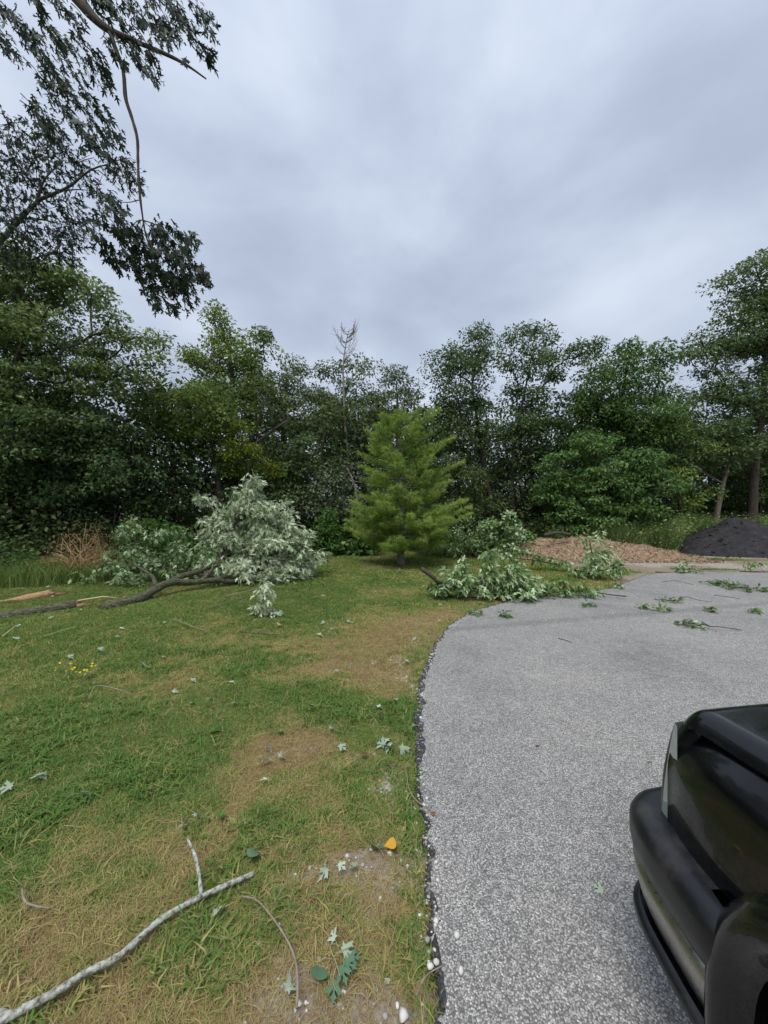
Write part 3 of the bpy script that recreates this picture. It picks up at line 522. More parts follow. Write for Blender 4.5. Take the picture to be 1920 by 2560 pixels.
tree('mulberry_tree', 'broad mid green tree with ragged top between the maples and the big right tree', 1560, 17.4, [(1510, 945, 70, 45), (1590, 915, 60, 40), (1645, 900, 45, 36), (1580, 872, 40, 16), (1530, 1010, 100, 55), (1640, 980, 55, 65), (1460, 1020, 60, 55), (1590, 1070, 120, 60), (1470, 1100, 70, 55)],
     'leaf_green', r0=.18, leaf=.14, n_leaf=156, spacing=.72, rad=.58, seed=21, shade=.42, light_tip=.6)
tree('walnut_tree', 'low spreading green tree with layered boughs behind the brown mulch heap', 1505, 15.0, [(1490, 1110, 60, 28), (1430, 1160, 60, 30), (1560, 1150, 80, 34), (1400, 1200, 55, 30), (1490, 1200, 90, 34), (1600, 1215, 80, 36), (1430, 1250, 75, 34), (1540, 1265, 100, 36), (1640, 1180, 60, 32), (1450, 1300, 80, 30), (1600, 1290, 70, 30)],
     'leaf_green', r0=.10, leaf=.14, n_leaf=182, spacing=.6, rad=.52, seed=22, flat=.34, shade=.40, droop=.5)
tree('big_maple_tree', 'huge dark maple rising out of frame at the right edge', 1880, 17.0, [(1915, 640, 55, 42), (1865, 700, 60, 45), (1940, 740, 80, 70), (1830, 770, 50, 40), (1770, 845, 55, 28), (1740, 880, 36, 22), (1850, 850, 80, 50), (1780, 920, 60, 35), (1930, 880, 90, 80), (1840, 980, 75, 45), (1760, 985, 50, 28), (1920, 1020, 90, 70), (2010, 800, 90, 120)],
     'leaf_dark', trunk=[(1885, 1200), (1900, 1080), (1915, 900), (1920, 760)], r0=.20, leaf=.15, n_leaf=125, spacing=.72, rad=.58, seed=23, shade=.58, light_tip=.9)
tree('bent_tree', 'tree with pale bent trunk standing behind the weeds near the black heap', 1785, 16.6, [(1800, 1080, 60, 34), (1860, 1120, 55, 40), (1740, 1110, 55, 34), (1800, 1150, 70, 34), (1700, 1160, 50, 34)], 'leaf_dark', trunk=[(1792, 1290), (1806, 1220), (1822, 1150), (1815, 1090)], r0=.13, leaf=.14, n_leaf=120, spacing=.6, rad=.52, seed=24, bark='bark_light', shade=.5)
for nm_, lab, bs, d_, lb, mt, sd_ in [('elm_tree', 'mid-height leafy tree in shade between the yellowing tree and the pine', 690, 15.6, [(690, 1180, 60, 45), (740, 1130, 50, 40), (650, 1240, 60, 40), (730, 1230, 60, 45), (770, 1180, 40, 40)], 'leaf_dark', 25),
        ('ash_tree', 'grey leafy young tree just left of the pine at mid height', 800, 15.2, [(800, 1240, 50, 40), (830, 1190, 45, 40), (770, 1280, 50, 35), (850, 1270, 45, 40)], 'leaf_grey', 26),
        ('hackberry_tree', 'dark leafy young tree filling the shade right of the pine', 1120, 15.8, [(1110, 1160, 55, 45), (1160, 1200, 55, 45), (1090, 1240, 55, 45), (1180, 1270, 55, 40), (1120, 1300, 60, 35)], 'leaf_wood', 27),
        ('hawthorn_tree', 'low dark tree behind the twin maple trunks', 1350, 18.6, [(1330, 1150, 55, 50), (1250, 1180, 50, 45), (1370, 1230, 50, 50), (1300, 1250, 60, 45), (1220, 1260, 50, 40)], 'leaf_wood', 28),
        ('linden_tree', 'olive green tree between the spreading tree and the pale bent trunk', 1700, 16.6, [(1690, 1060, 60, 45), (1720, 1130, 60, 45), (1680, 1200, 60, 45), (1730, 1240, 50, 45), (1660, 1130, 45, 40)], 'leaf_olive', 29),
        ('plum_tree', 'dark low tree behind the black heap at the right edge', 1900, 18.2, [(1860, 1180, 60, 45), (1920, 1220, 70, 45), (1840, 1240, 50, 40), (1930, 1140, 60, 45)], 'leaf_wood', 30)]:
    tree(nm_, lab, bs, d_, lb, mt, r0=.08, leaf=.13, n_leaf=130, spacing=.62, rad=.55, seed=sd_, shade=.42)
# dead tree: bare, fine reddish twigs
root = empty('dead_tree', tuple(wp(858, 1390, 18.6)[:2]) + (0,), 'bare dead tree whose leafless top stands above the centre treetops', 'tree', 'trees along the edge of the wood')
rg = np.random.default_rng(5); t_, b_ = MB(), MB(); tp = smooth_path([wp(850, 1390, 18.6), wp(872, 1200, 18.6), wp(862, 1050, 18.6), wp(858, 920, 18.6), wp(866, 855, 18.6), wp(873, 822, 18.6)], 20); tube(t_, tp, np.linspace(.08, .010, 20), 7)
for k in range(34):
    i = int(rg.integers(12, 19)); s_d = rg.choice([-1, 1]); ln_ = (2.6 - .09 * i) * (.4 + .6 * rg.random()); a = tp[i]; e_ = a + ln_ * unit(np.array([s_d * (.35 + .5 * rg.random()), .7 * rg.normal(), .8 + .3 * rg.random()])); pth = smooth_path([a, (a + e_) / 2 + np.array([s_d * .10, 0, -.06]), e_], 6); tube(b_, pth, np.linspace(.013, .005, 6), 4)
    for q in range(3):
        c = pth[int(rg.integers(2, 5))]; tube(b_, [c, c + .5 * rg.random() * unit(rg.normal(size=3) + np.array([0, 0, 1.2]))], [.009, .005], 3)
M['bark_red'] = noise_mat('bark_red', [(.3, (.17, .14, .125)), (.7, (.32, .28, .26))], 12, bump=.3)
tr = t_.build('trunk', M['bark_red'], root, smooth=True); b_.build('branches', M['bark_red'], tr, org=tuple(root.location))
# slender bare pole trunks seen inside the wood
for k, (pts, d, r, lab, bk) in enumerate([([(1000, 1370), (1003, 1150), (1008, 1000)], 19, .06, 'slim pale birch-like trunk behind the pine top', 'bark_light'), ([(590, 1340), (600, 1180), (640, 1110), (720, 1050)], 15, .09, 'dark slanting trunk behind the silver foliage, leaning right', 'bark'), ([(790, 1370), (795, 1200), (812, 1080)], 17, .10, 'dark upright trunk in the gap left of the pine', 'bark'), ([(915, 1330), (890, 1230), (868, 1170)], 14.6, .055, 'broken grey trunk leaning left behind the pine boughs', 'bark_light'), ([(270, 1380), (285, 1310), (290, 1270)], 11.8, .05, 'short leaning snag in the dark wood behind the green bush', 'bark_light')]):
    P_ = [wp(x, y, d) for x, y in pts]; P_[0][2] = -.05; root = empty('bare_trunk', tuple(P_[0][:2]) + (0,), lab, 'trunk'); mb = MB(); tube(mb, smooth_path(P_, 10), np.linspace(r, r * .45, 10), 7, jag=.05); tr = mb.build('trunk', M[bk], root, smooth=True); b_ = MB(); rg = np.random.default_rng(40 + k)
    for q in range(10):
        c = smooth_path(P_, 10)[int(rg.integers(3, 10))]; e_ = c + (.4 + .7 * rg.random()) * unit(rg.normal(size=3) + np.array([0, 0, .4])); tube(b_, [c, (c + e_) / 2 + .06 * rg.normal(size=3), e_], [.018, .012, .005], 4)
    b_.build('branches', M[bk], tr, org=tuple(root.location))['kind'] = 'stuff'

# ------------------------------------------------------------------ the depth of the wood and the undergrowth at its edge: uncountable masses
rg = np.random.default_rng(31)
x = rg.uniform(-28, 36, 3400); y = wood_y(x) + 1.5 + 12 * rg.random(3400) ** 1.2; zt = (4.6 + 3.0 * fbm(x * .25, y * .2, 8)) * np.where(x < -6, 1.0, 1.1); z = .3 + zt * rg.random(3400) ** 1.2
C = np.stack([x, y, z], 1); P, T, Nn = clump_leaves(rg, C, .7 + .5 * rg.random(len(C)), 90, .55); r = np.clip(.40 + np.repeat(.15 * rg.normal(size=len(C)), 90) + .2 * rg.normal(size=len(P)), 0, 1)
mb = MB(); leaves(mb, P, T, Nn, .20 * (.6 + .7 * rg.random(len(P))), r); woods = tag(mb.build('woods', M['leaf_wood']), 'deep dark mass of woodland foliage behind the front trees', 'woods', kind='stuff')
mb = MB()
for k in range(60):
    x = rg.uniform(-22, 30); y = wood_y(x) + 1.5 + 8 * rg.random(); tube(mb, smooth_path([(x, y, -.1), (x + .3 * rg.normal(), y, 2.5), (x + .7 * rg.normal(), y + .3 * rg.normal(), 6)], 7), np.linspace(.05 + .08 * rg.random(), .03, 7), 6, cap=False)
mb.build('stems', M['bark'], woods)
x = rg.uniform(-22, 28, 1300); y = wood_y(x) + .2 + 3.6 * rg.random(1300) ** 1.1; z = .15 + (1.0 + .85 * (y - wood_y(x))) * rg.random(1300) * np.where((x > 5.5) & (x < 20), .7, 1)
C = np.stack([x, y, z], 1); P, T, Nn = clump_leaves(rg, C, .38 + .22 * rg.random(len(C)), 75, .65); r = np.clip(.42 + np.repeat(.18 * rg.normal(size=len(C)), 75) + .2 * rg.normal(size=len(P)), 0, 1)
mb = MB(); leaves(mb, P, T, Nn, .13 * (.6 + .8 * rg.random(len(P))), r); tag(mb.build('undergrowth', M['leaf_wood']), 'dark tangled undergrowth along the foot of the wood', 'undergrowth', kind='stuff')

# ------------------------------------------------------------------ the pine
def pine():
    base = gp(1001, 1413); d = base[1]; rg = np.random.default_rng(3); root = empty('pine_tree', tuple(base), 'bright green young white pine with bare grey foot in the middle of the lawn', 'tree')
    Hh = 4.45; tp = smooth_path([base + [0, 0, -.05], base + [.03, 0, 1.2], base + [-.04, 0, 3.0], base + [-.06, 0, Hh]], 24); mb = MB(); R_ = np.linspace(.125, .012, 24); R_[0] = .17; tube(mb, tp, R_, 10, jag=.04); tr = mb.build('trunk', M['bark_pine'], root, smooth=True)
    bb = MB(); P, T = [], []; tuf = MB()
    lev = [.62, .76, .95, 1.2, 1.42, 1.62, 1.95, 2.2, 2.5, 2.78, 3.08, 3.4, 3.68, 3.92, 4.15, 4.4, 4.62]; lev = [q_ * .93 for q_ in lev]
    for li, h in enumerate(lev):
        t = h / Hh; c = np.array([np.interp(h, tp[:, 2], tp[:, q]) for q in range(3)])
        Lm = np.interp(h, [.5, .8, 1.4, 2.2, 2.8, 3.4, 3.9, 4.3], [1.5, 1.8, 1.7, 1.75, 1.55, 1.25, .85, .35]); nb = 8 if t < .45 else 6 if t < .8 else 5; a0 = rg.random() * 6.28; lop = .93 + .26 * rg.random(); nb = max(5, nb - int(rg.integers(0, 2)))
        for k in range(nb):
            a = a0 + 6.283 * k / nb + .25 * rg.normal(); ln_ = Lm * lop * (.60 + .50 * rg.random()) * (1 + .14 * math.cos(a - .3)); lift = np.interp(t, [0, .3, .7, 1], [.05, .18, .42, .7])
            dr_ = np.array([math.cos(a), math.sin(a), 0]); e_ = c + dr_ * ln_ + np.array([0, 0, lift * ln_ * (.7 + .5 * rg.random())]); mid = (c + e_) / 2 + np.array([0, 0, -.10 * ln_])
            pth = smooth_path([c, mid, e_], 9); tube(bb, pth, np.linspace(.022 * (1.15 - t) + .006, .005, 9), 4, cap=False)
            nt_ = int(11 * ln_) + 5
            for q in range(nt_):
                s = .28 + .72 * (q + rg.random()) / nt_; i = s * 8; i0 = min(int(i), 7); p = pth[i0] + (pth[i0 + 1] - pth[i0]) * (i - i0); fw = unit(pth[i0 + 1] - pth[i0]); sd = np.array([-dr_[1], dr_[0], 0]) * rg.choice([-1, 1])
                sl = (.10 + .42 * (1 - s) * min(ln_, 1.4)) * (.6 + .7 * rg.random()); tw = p + sl * unit(fw * .75 + sd * .8 + np.array([0, 0, .25 + .2 * rg.normal()]))
                if sl > .14: tube(bb, [p, tw], [.006, .004], 3, cap=False)
                m_ = max(2, int(sl / .055))
                for g in range(m_):
                    P.append(p + (tw - p) * (g + .7) / m_); T.append(unit(tw - p))
            P.append(e_); T.append(unit(e_ - mid))
    P = np.array(P); T = np.array(T); nN = 15
    PP = np.repeat(P, nN, 0) + .012 * rg.normal(size=(len(P) * nN, 3)); TT = unit(np.repeat(T, nN, 0) * .9 + .75 * rg.normal(size=(len(P) * nN, 3)) + np.array([0, 0, .12])); sd = unit(np.cross(TT, rg.normal(size=TT.shape))); ln_ = .13 * (.7 + .5 * rg.random((len(TT), 1)))
    W_ = .0055; V = np.stack([PP - sd * W_, PP + sd * W_, PP + TT * ln_ + np.array([0, 0, -.012])], 1).reshape(-1, 3)
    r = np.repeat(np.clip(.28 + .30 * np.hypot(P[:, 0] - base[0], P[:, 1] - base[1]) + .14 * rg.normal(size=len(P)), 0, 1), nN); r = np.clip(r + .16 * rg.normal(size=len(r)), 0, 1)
    print('pine needles', len(TT))
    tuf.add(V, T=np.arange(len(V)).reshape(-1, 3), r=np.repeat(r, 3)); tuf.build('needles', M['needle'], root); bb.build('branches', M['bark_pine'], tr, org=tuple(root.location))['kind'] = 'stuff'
    cone = MB()
M['bark_pine'] = noise_mat('bark_pine', [(.3, (.10, .082, .07)), (.6, (.21, .175, .155)), (.8, (.30, .26, .235))], 12, bump=.7, stretch=(1, 1, .4), dist=.02)
pine()

M['straw'] = noise_mat('straw', [(.3, (.38, .25, .12)), (.7, (.62, .46, .25))], 12, bump=0)
# ------------------------------------------------------------------ bushes
def bush(name, label, px, d, w, h, mat, leaf=.09, n_cl=40, n_leaf=60, rad=.25, seed=1, templ=KITE, stems='twig_dark', cat='bush', group='bushes at the edge of the lawn', shade=.5, z0=0.0):
    rg = np.random.default_rng(seed); x = (px - CX) / F * d; root = empty(name, (x, d, 0), label, cat, group); a = w / F * d / 2
    v = unit(rg.normal(size=(n_cl, 3))) * rg.random((n_cl, 1)) ** .4; v[:, 2] = np.abs(v[:, 2]); C = np.array([x, d, .08]) + v * np.array([a, a * .8, h]); C[:, 2] *= (.75 + .4 * rg.random(n_cl))
    P, T, Nn = clump_leaves(rg, C, rad * (.7 + .6 * rg.random(n_cl)), n_leaf, .75, .15); k = P[:, 2] > .02; r = np.clip(shade + np.repeat(.14 * rg.normal(size=n_cl), n_leaf) + .2 * rg.normal(size=len(P)), 0, 1)
    b_ = MB()
    for c in C: q = np.array([x, d, 0]) + .25 * a * rg.normal(size=3) * [1, 1, 0]; tube(b_, smooth_path([q, (q + c) / 2 + [0, 0, .15 * h], c], 5), np.linspace(.014, .004, 5), 4, cap=False)
    b_.build('stems', M[stems], root); mb = MB(); leaves(mb, P[k], T[k], Nn[k], leaf * (.6 + .7 * rg.random(k.sum())), r[k], templ); mb.build('foliage', M[mat], root); return root
bush('sapling_bush', 'upright bright green leafy sapling left of the pine', 815, 14.2, 85, 1.75, 'leaf_bright', .12, 46, 60, .28, 51, shade=.35)
bush('vine_bush', 'low dark bush with broad overlapping leaves left of the pine foot', 875, 14.6, 150, .95, 'leaf_green', .16, 60, 60, .28, 52, OVAL)
bush('weedy_bush', 'low green weedy bush just right of the pine', 1170, 13.7, 150, 1.2, 'leaf_mixed', .09, 60, 60, .26, 53, shade=.42)
bush('elder_bush', 'pale grey-green bush standing behind the fallen branch, right of the pine', 1262, 13.8, 135, 1.65, 'leaf_mixed', .11, 65, 60, .26, 54, shade=.55, templ=OVAL)
bush('green_bush', 'round green bush half buried in the silver fallen boughs', 415, 10.3, 190, 1.35, 'leaf_bright', .085, 80, 80, .25, 55, shade=.22)
bush('dry_bush', 'rust brown withered bush beside the left tall grass', 200, 9.2, 200, 1.25, 'dead_brush', .04, 120, 28, .22, 56, stems='straw')
bush('nettle_bush', 'dark leafy bush behind the withered brown one', 330, 10.2, 130, 1.5, 'leaf_blue', .09, 40, 70, .26, 57)
bush('bramble_bush', 'small dark green bush under the spreading tree behind the mulch', 1395, 14.4, 110, .9, 'leaf_green', .10, 40, 60, .24, 58)
bush('edge_bush', 'dark green low bush at the extreme left beside the split log', 20, 9.0, 160, .7, 'leaf_green', .09, 40, 60, .22, 59)

# tall weeds on the right and long grass on the left
def weeds(name, label, pts, n_, hgt, mat, seed, wid=.012, leafy=True):
    rg = np.random.default_rng(seed); mb = MB(); x, y, hf = pts(rg, n_); b0 = np.stack([x, y, np.full(n_, -.02)], 1); hh = hgt * hf * (.6 + .5 * rg.random(n_)); ln_ = .35 * rg.normal(size=(n_, 3)) * hh[:, None]; ln_[:, 2] = hh; tip = b0 + ln_
    sd = unit(np.cross(ln_, rg.normal(size=ln_.shape))) * wid; md = b0 + ln_ * .55 + np.stack([-.12 * ln_[:, 0], -.12 * ln_[:, 1], .08 * hh], 1); r = np.clip(.5 + .25 * rg.normal(size=n_), 0, 1)
    V = np.stack([b0 - sd * .5, b0 + sd * .5, md + sd * .5, md - sd * .5, tip], 1).reshape(-1, 3); k = (np.arange(n_) * 5)[:, None]; mb.add(V, Q=k + [0, 1, 2, 3], T=k + [3, 2, 4], r=np.repeat(r, 5))
    if leafy:
        q = rg.integers(0, n_, n_ * 3); s = (.25 + .75 * rg.random(len(q)))[:, None]; P = b0[q] + ln_[q] * s; T = unit(rg.normal(size=P.shape) * [1, 1, .4]); leaves(mb, P, T, unit(rg.normal(size=P.shape) * .5 + [0, 0, 1]), .085 * (.5 + rg.random(len(q))), np.clip(.5 + .25 * rg.normal(size=len(q)), 0, 1))
    tag(mb.build(name, M[mat]), label, 'weeds', kind='stuff')
def right_strip(rg, n_): x = rg.uniform(7.4, 19, n_); y = np.interp(x, [7.4, 8.5, 11, 12, 19], [14.6, 14.1, 14.4, 16.2, 16.4]) + 1.7 * rg.random(n_); return x, y, .65 + .5 * fbm(x * .6, y * .6, 4) * sstep(7, 9, x)
weeds('tall_weeds', 'tall feathery green weeds between the wood and the black heap', right_strip, 15000, 1.6, 'weed', 61)
def left_strip(rg, n_): x = rg.uniform(-12, -5.2, n_); y = np.interp(x, [-12, -8, -6.5, -5.2], [7.6, 7.9, 8.6, 9.6]) + 1.7 * rg.random(n_); return x, y, .6 + .7 * fbm(x, y, 14)
weeds('long_grass', 'long uncut grass behind the split logs on the left', left_strip, 12000, .55, 'tall_blade', 62, .010, False)
def mid_strip(rg, n_): x = rg.uniform(1.2, 7, n_); y = rg.uniform(13.6, 15.4, n_) ; return x, y, .6 + .6 * fbm(x, y, 24)
weeds('meadow_weeds', 'knee-high weeds at the back of the lawn right of the pine', mid_strip, 3000, .5, 'weed', 63)
# ------------------------------------------------------------------ boughs with countable leaves
LEAFMESH = {}
def leaf_mesh(templ_name, mat, shade, curl=.18):
    key = (templ_name, mat, round(shade, 1), curl)
    if key not in LEAFMESH:
        mb = MB(); leaves(mb, [[0, 0, 0]], [[1, 0, 0]], [[0, 0, 1]], [1], [key[2]], {'maple': MAPLE, 'maple_simple': MAPLE3, 'oval': OVAL}[templ_name], curl); LEAFMESH[key] = mb.mesh('leaf', M[mat])
    return LEAFMESH[key]
def basis(P, T, Nn, Lx):
    T = unit(T); Sd = unit(np.cross(Nn, T)); Nn = np.cross(T, Sd); m_ = np.eye(4); m_[:3, 0] = T * Lx; m_[:3, 1] = Sd * Lx; m_[:3, 2] = Nn * Lx; m_[:3, 3] = P; return Matrix(m_.tolist())
def leaf_parts(root, P, T, Nn, Lx, R, mat, templ='maple', n_obj=300, mass='foliage', far_templ=None):
    org = np.array(root.location); dist = np.linalg.norm(P - np.array([0, 0, H]), axis=1) / (Lx + .02) + 200 * (np.abs(P[:, 0]) > P[:, 1] * 1.02) ; order = np.argsort(dist); a, b_ = order[:n_obj], order[n_obj:]
    for i in a:
        o = link('leaf', leaf_mesh(templ, mat, float(R[i]), .22), root); o.matrix_basis = basis(P[i] - org, T[i], Nn[i], Lx[i])
    if len(b_):
        mb = MB(); leaves(mb, P[b_], T[b_], Nn[b_], Lx[b_], R[b_], far_templ or {'maple': MAPLE, 'maple_simple': MAPLE3, 'oval': OVAL}[templ], .22); o = mb.build(mass, M[mat], root); o['kind'] = 'stuff'

def overhead_maple():
    D = 4.6; rg = np.random.default_rng(71); root = empty('overhanging_maple_tree', (-7.6, 4.9, 0), 'silver maple whose drooping boughs and broken hanging branch cross the top left sky', 'tree')
    t_ = MB(); tube(t_, smooth_path([(-7.6, 4.9, -.1), (-7.5, 4.9, 3), (-7.2, 4.8, 6.2), (-6.6, 4.8, 9.5)], 14), np.linspace(.34, .16, 14), 12, jag=.03); tr = t_.build('trunk', M['bark'], root, smooth=True)
    b_ = MB(); q = lambda l_, dd=D: [wp(x, y, dd) for x, y in l_]
    A = smooth_path([np.array([-7.3, 4.8, 7.2]), np.array([-5.9, 4.7, 8.9])] + q([(60, -150), (190, -8), (232, 42), (275, 76), (330, 100), (420, 138), (470, 165), (515, 197)]), 34); tube(b_, A, np.interp(np.linspace(0, 1, 34), [0, .5, .68, 1], [.12, .045, .025, .008]), 8)
    b_.build('limb', M['bark'], tr, org=tuple(root.location), smooth=True)
    b2 = MB(); B = smooth_path(q([(274, 76), (287, 118), (308, 178), (314, 245), (328, 290), (343, 345), (345, 400), (348, 470), (357, 545), (368, 600), (395, 660)]), 36); tube(b2, B, np.linspace(.027, .007, 36) * (1 + .12 * rg.normal(size=36)), 7)
    for l_ in ([(347, 500), (320, 506), (285, 503)], [(355, 550), (340, 555), (310, 580), (270, 590)], [(355, 550), (390, 562), (430, 590), (470, 640)], [(362, 575), (390, 640), (400, 700), (440, 760)], [(358, 560), (340, 610), (320, 650)], [(368, 600), (420, 660), (480, 690)]): tube(b2, smooth_path(q(l_), 8), np.linspace(.008, .003, 8), 4)
    b2.build('hanging_branch', M['bark'], tr, org=tuple(root.location), smooth=True)
    tw = MB(); P, T, Nn, Lx, R = [], [], [], [], []
    def spray(px, py, dx, dy, n_, sp, dd, back):
        e_ = wp(px, py, dd); s = wp(px - dx * back, py - dy * back, dd + .1 * rg.normal()); dirn = unit(e_ - s); pth = smooth_path([s, (s + e_) / 2 + np.array([0, 0, .05 * back / 100]), e_], 6); tube(tw, pth, np.linspace(.007, .0025, 6), 3, cap=False)
        for k in range(n_):
            u = .25 + .75 * rg.random() ** .8; i = u * 5; i0 = min(int(i), 4); p = pth[i0] + (pth[i0 + 1] - pth[i0]) * (i - i0) + sp * rg.normal(size=3) * [1, 1.3, .8]
            P.append(p); T.append(unit(dirn * 1.0 + .42 * rg.normal(size=3) + np.array([.05, 0, -.35]))); Nn.append(unit(rg.normal(size=3) + np.array([.1, -.55, .45]))); Lx.append(.100 * (.65 + .55 * rg.random())); R.append(np.clip(.45 + .22 * rg.normal(), 0, 1))
    E1 = [(10, 40), (38, 62), (60, 25), (100, 12), (150, 20), (20, 130), (45, 158), (78, 188), (100, 150), (120, 62), (140, 100), (165, 130), (158, 78), (205, 150), (232, 162), (266, 178), (180, 188), (203, 214), (242, 208), (278, 234), (132, 190), (120, 230), (98, 260), (100, 298), (130, 306), (152, 268), (190, 258), (212, 246), (232, 268), (264, 300), (292, 350), (262, 348), (232, 328), (200, 318), (170, 298), (150, 336), (215, 345), (62, 138), (8, 92), (90, 100), (110, 120), (60, 95), (250, 285), (225, 300), (180, 230), (150, 215), (128, 160), (160, 330), (120, 330), (235, 365), (260, 395)]
    E2 = [(192, 62), (222, 66), (262, 30), (300, 42), (340, 32), (395, 18), (420, 50), (440, 96), (478, 82), (530, 82), (522, 62), (500, 108), (524, 150), (470, 70), (430, 125), (400, 108), (362, 92), (332, 140), (350, 165), (372, 198), (398, 205), (300, 126), (288, 138), (350, 60), (380, 70), (310, 78), (375, 45), (410, 80), (450, 60), (345, 120), (380, 140), (320, 20), (275, 5), (240, 10)]
    for x, y in [q_ for k_, q_ in enumerate(E1 + E2) if k_ % 5 != 2]: spray(x, y, .62 + .12 * rg.normal(),   .78 + .1 * rg.normal(), 26, .040, D + .45 * rg.normal(), 62 + 50 * rg.random())
    for x, y in E2[:16]: spray(x - 8, y - 10, .6, .8, 12, .055, D + .5 * rg.normal(), 60)
    E3 = [(258, 520), (280, 505), (300, 530), (262, 560), (250, 590), (290, 570), (320, 560), (268, 630), (285, 660), (305, 600), (330, 610), (345, 640), (320, 650), (360, 620), (385, 590), (410, 580), (440, 590), (470, 610), (455, 640), (430, 630), (400, 640), (480, 620), (500, 690), (515, 710), (480, 670), (455, 690), (430, 700), (400, 690), (370, 680), (350, 690), (375, 720), (400, 740), (395, 765), (440, 740), (460, 730), (475, 760), (440, 785), (465, 715), (420, 720), (380, 650), (410, 610), (445, 660), (340, 590)]
    for x, y in E3: spray(x, y, .45 + .3 * rg.normal(), .75 + .2 * rg.normal(), 24, .050, D + .22 * rg.normal(), 38)
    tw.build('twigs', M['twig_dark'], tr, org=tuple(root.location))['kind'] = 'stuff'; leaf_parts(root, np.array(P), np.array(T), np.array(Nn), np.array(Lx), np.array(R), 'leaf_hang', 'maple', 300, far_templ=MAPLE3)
overhead_maple()
def limb_maple():
    D = 7.0; rg = np.random.default_rng(72); root = empty('forked_maple_tree', (-9.2, 7.4, 0), 'maple reaching in from the left with a bare forked limb against the sky', 'tree'); t_ = MB()
    tube(t_, smooth_path([(-9.2, 7.4, -.1), (-9.0, 7.3, 3), (-8.8, 7.2, 7.5)], 10), np.linspace(.26, .12, 10), 10, jag=.03); tr = t_.build('trunk', M['bark'], root, smooth=True); b_ = MB(); q = lambda l_: [wp(x, y, D) for x, y in l_]
    lines = [([(-250, 800), (-60, 680), (0, 605), (55, 545), (95, 502), (140, 482), (175, 466), (205, 440), (240, 418), (276, 412)], .048, .010), ([(92, 505), (102, 470), (118, 440), (160, 400)], .028, .008), ([(190, 452), (186, 430), (200, 405), (235, 394)], .014, .005), ([(150, 478), (190, 474), (225, 476)], .014, .005), ([(245, 425), (275, 450), (300, 480)], .010, .004), ([(195, 395), (198, 370), (208, 352)], .010, .004), ([(40, 560), (30, 500), (10, 450)], .02, .006), ([(60, 545), (110, 550), (150, 560)], .02, .006)]
    for l_, r1, r2 in lines: tube(b_, smooth_path(q(l_), 14), np.linspace(r1, r2, 14), 6)
    cl = [(25, 400), (55, 440), (15, 470), (90, 420), (115, 375), (150, 425), (110, 470), (195, 440), (285, 425), (315, 430), (300, 400), (330, 455), (150, 515), (180, 555), (120, 550), (60, 590), (30, 545), (140, 600), (190, 590), (15, 360), (60, 395), (135, 345), (165, 380), (240, 480), (5, 520), (75, 500), (90, 620), (40, 640), (150, 640), (110, 400), (170, 500), (130, 330), (190, 405), (70, 460), (0, 430), (-30, 500), (-40, 600), (10, 590), (50, 620), (90, 570), (30, 670), (80, 660), (120, 640), (0, 640), (60, 540), (20, 310), (50, 350), (80, 330), (170, 620), (200, 560), (160, 580)]
    C = np.array([wp(x, y, D + .5 * rg.normal()) for x, y in cl]); n_ = 60; P, T, Nn = clump_leaves(rg, C, .24 + .12 * rg.random(len(C)), n_, .8, .5, .5, .15); T = unit(T + np.array([.3, 0, -.2]))
    for c in C:
        for k in range(4): tube(b_, [c, c + .3 * unit(rg.normal(size=3))], [.007, .003], 3, cap=False)
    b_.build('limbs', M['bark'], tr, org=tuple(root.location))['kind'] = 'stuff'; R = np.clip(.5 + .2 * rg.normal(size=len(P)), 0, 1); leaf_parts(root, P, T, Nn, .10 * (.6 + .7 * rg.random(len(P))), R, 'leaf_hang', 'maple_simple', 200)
limb_maple()

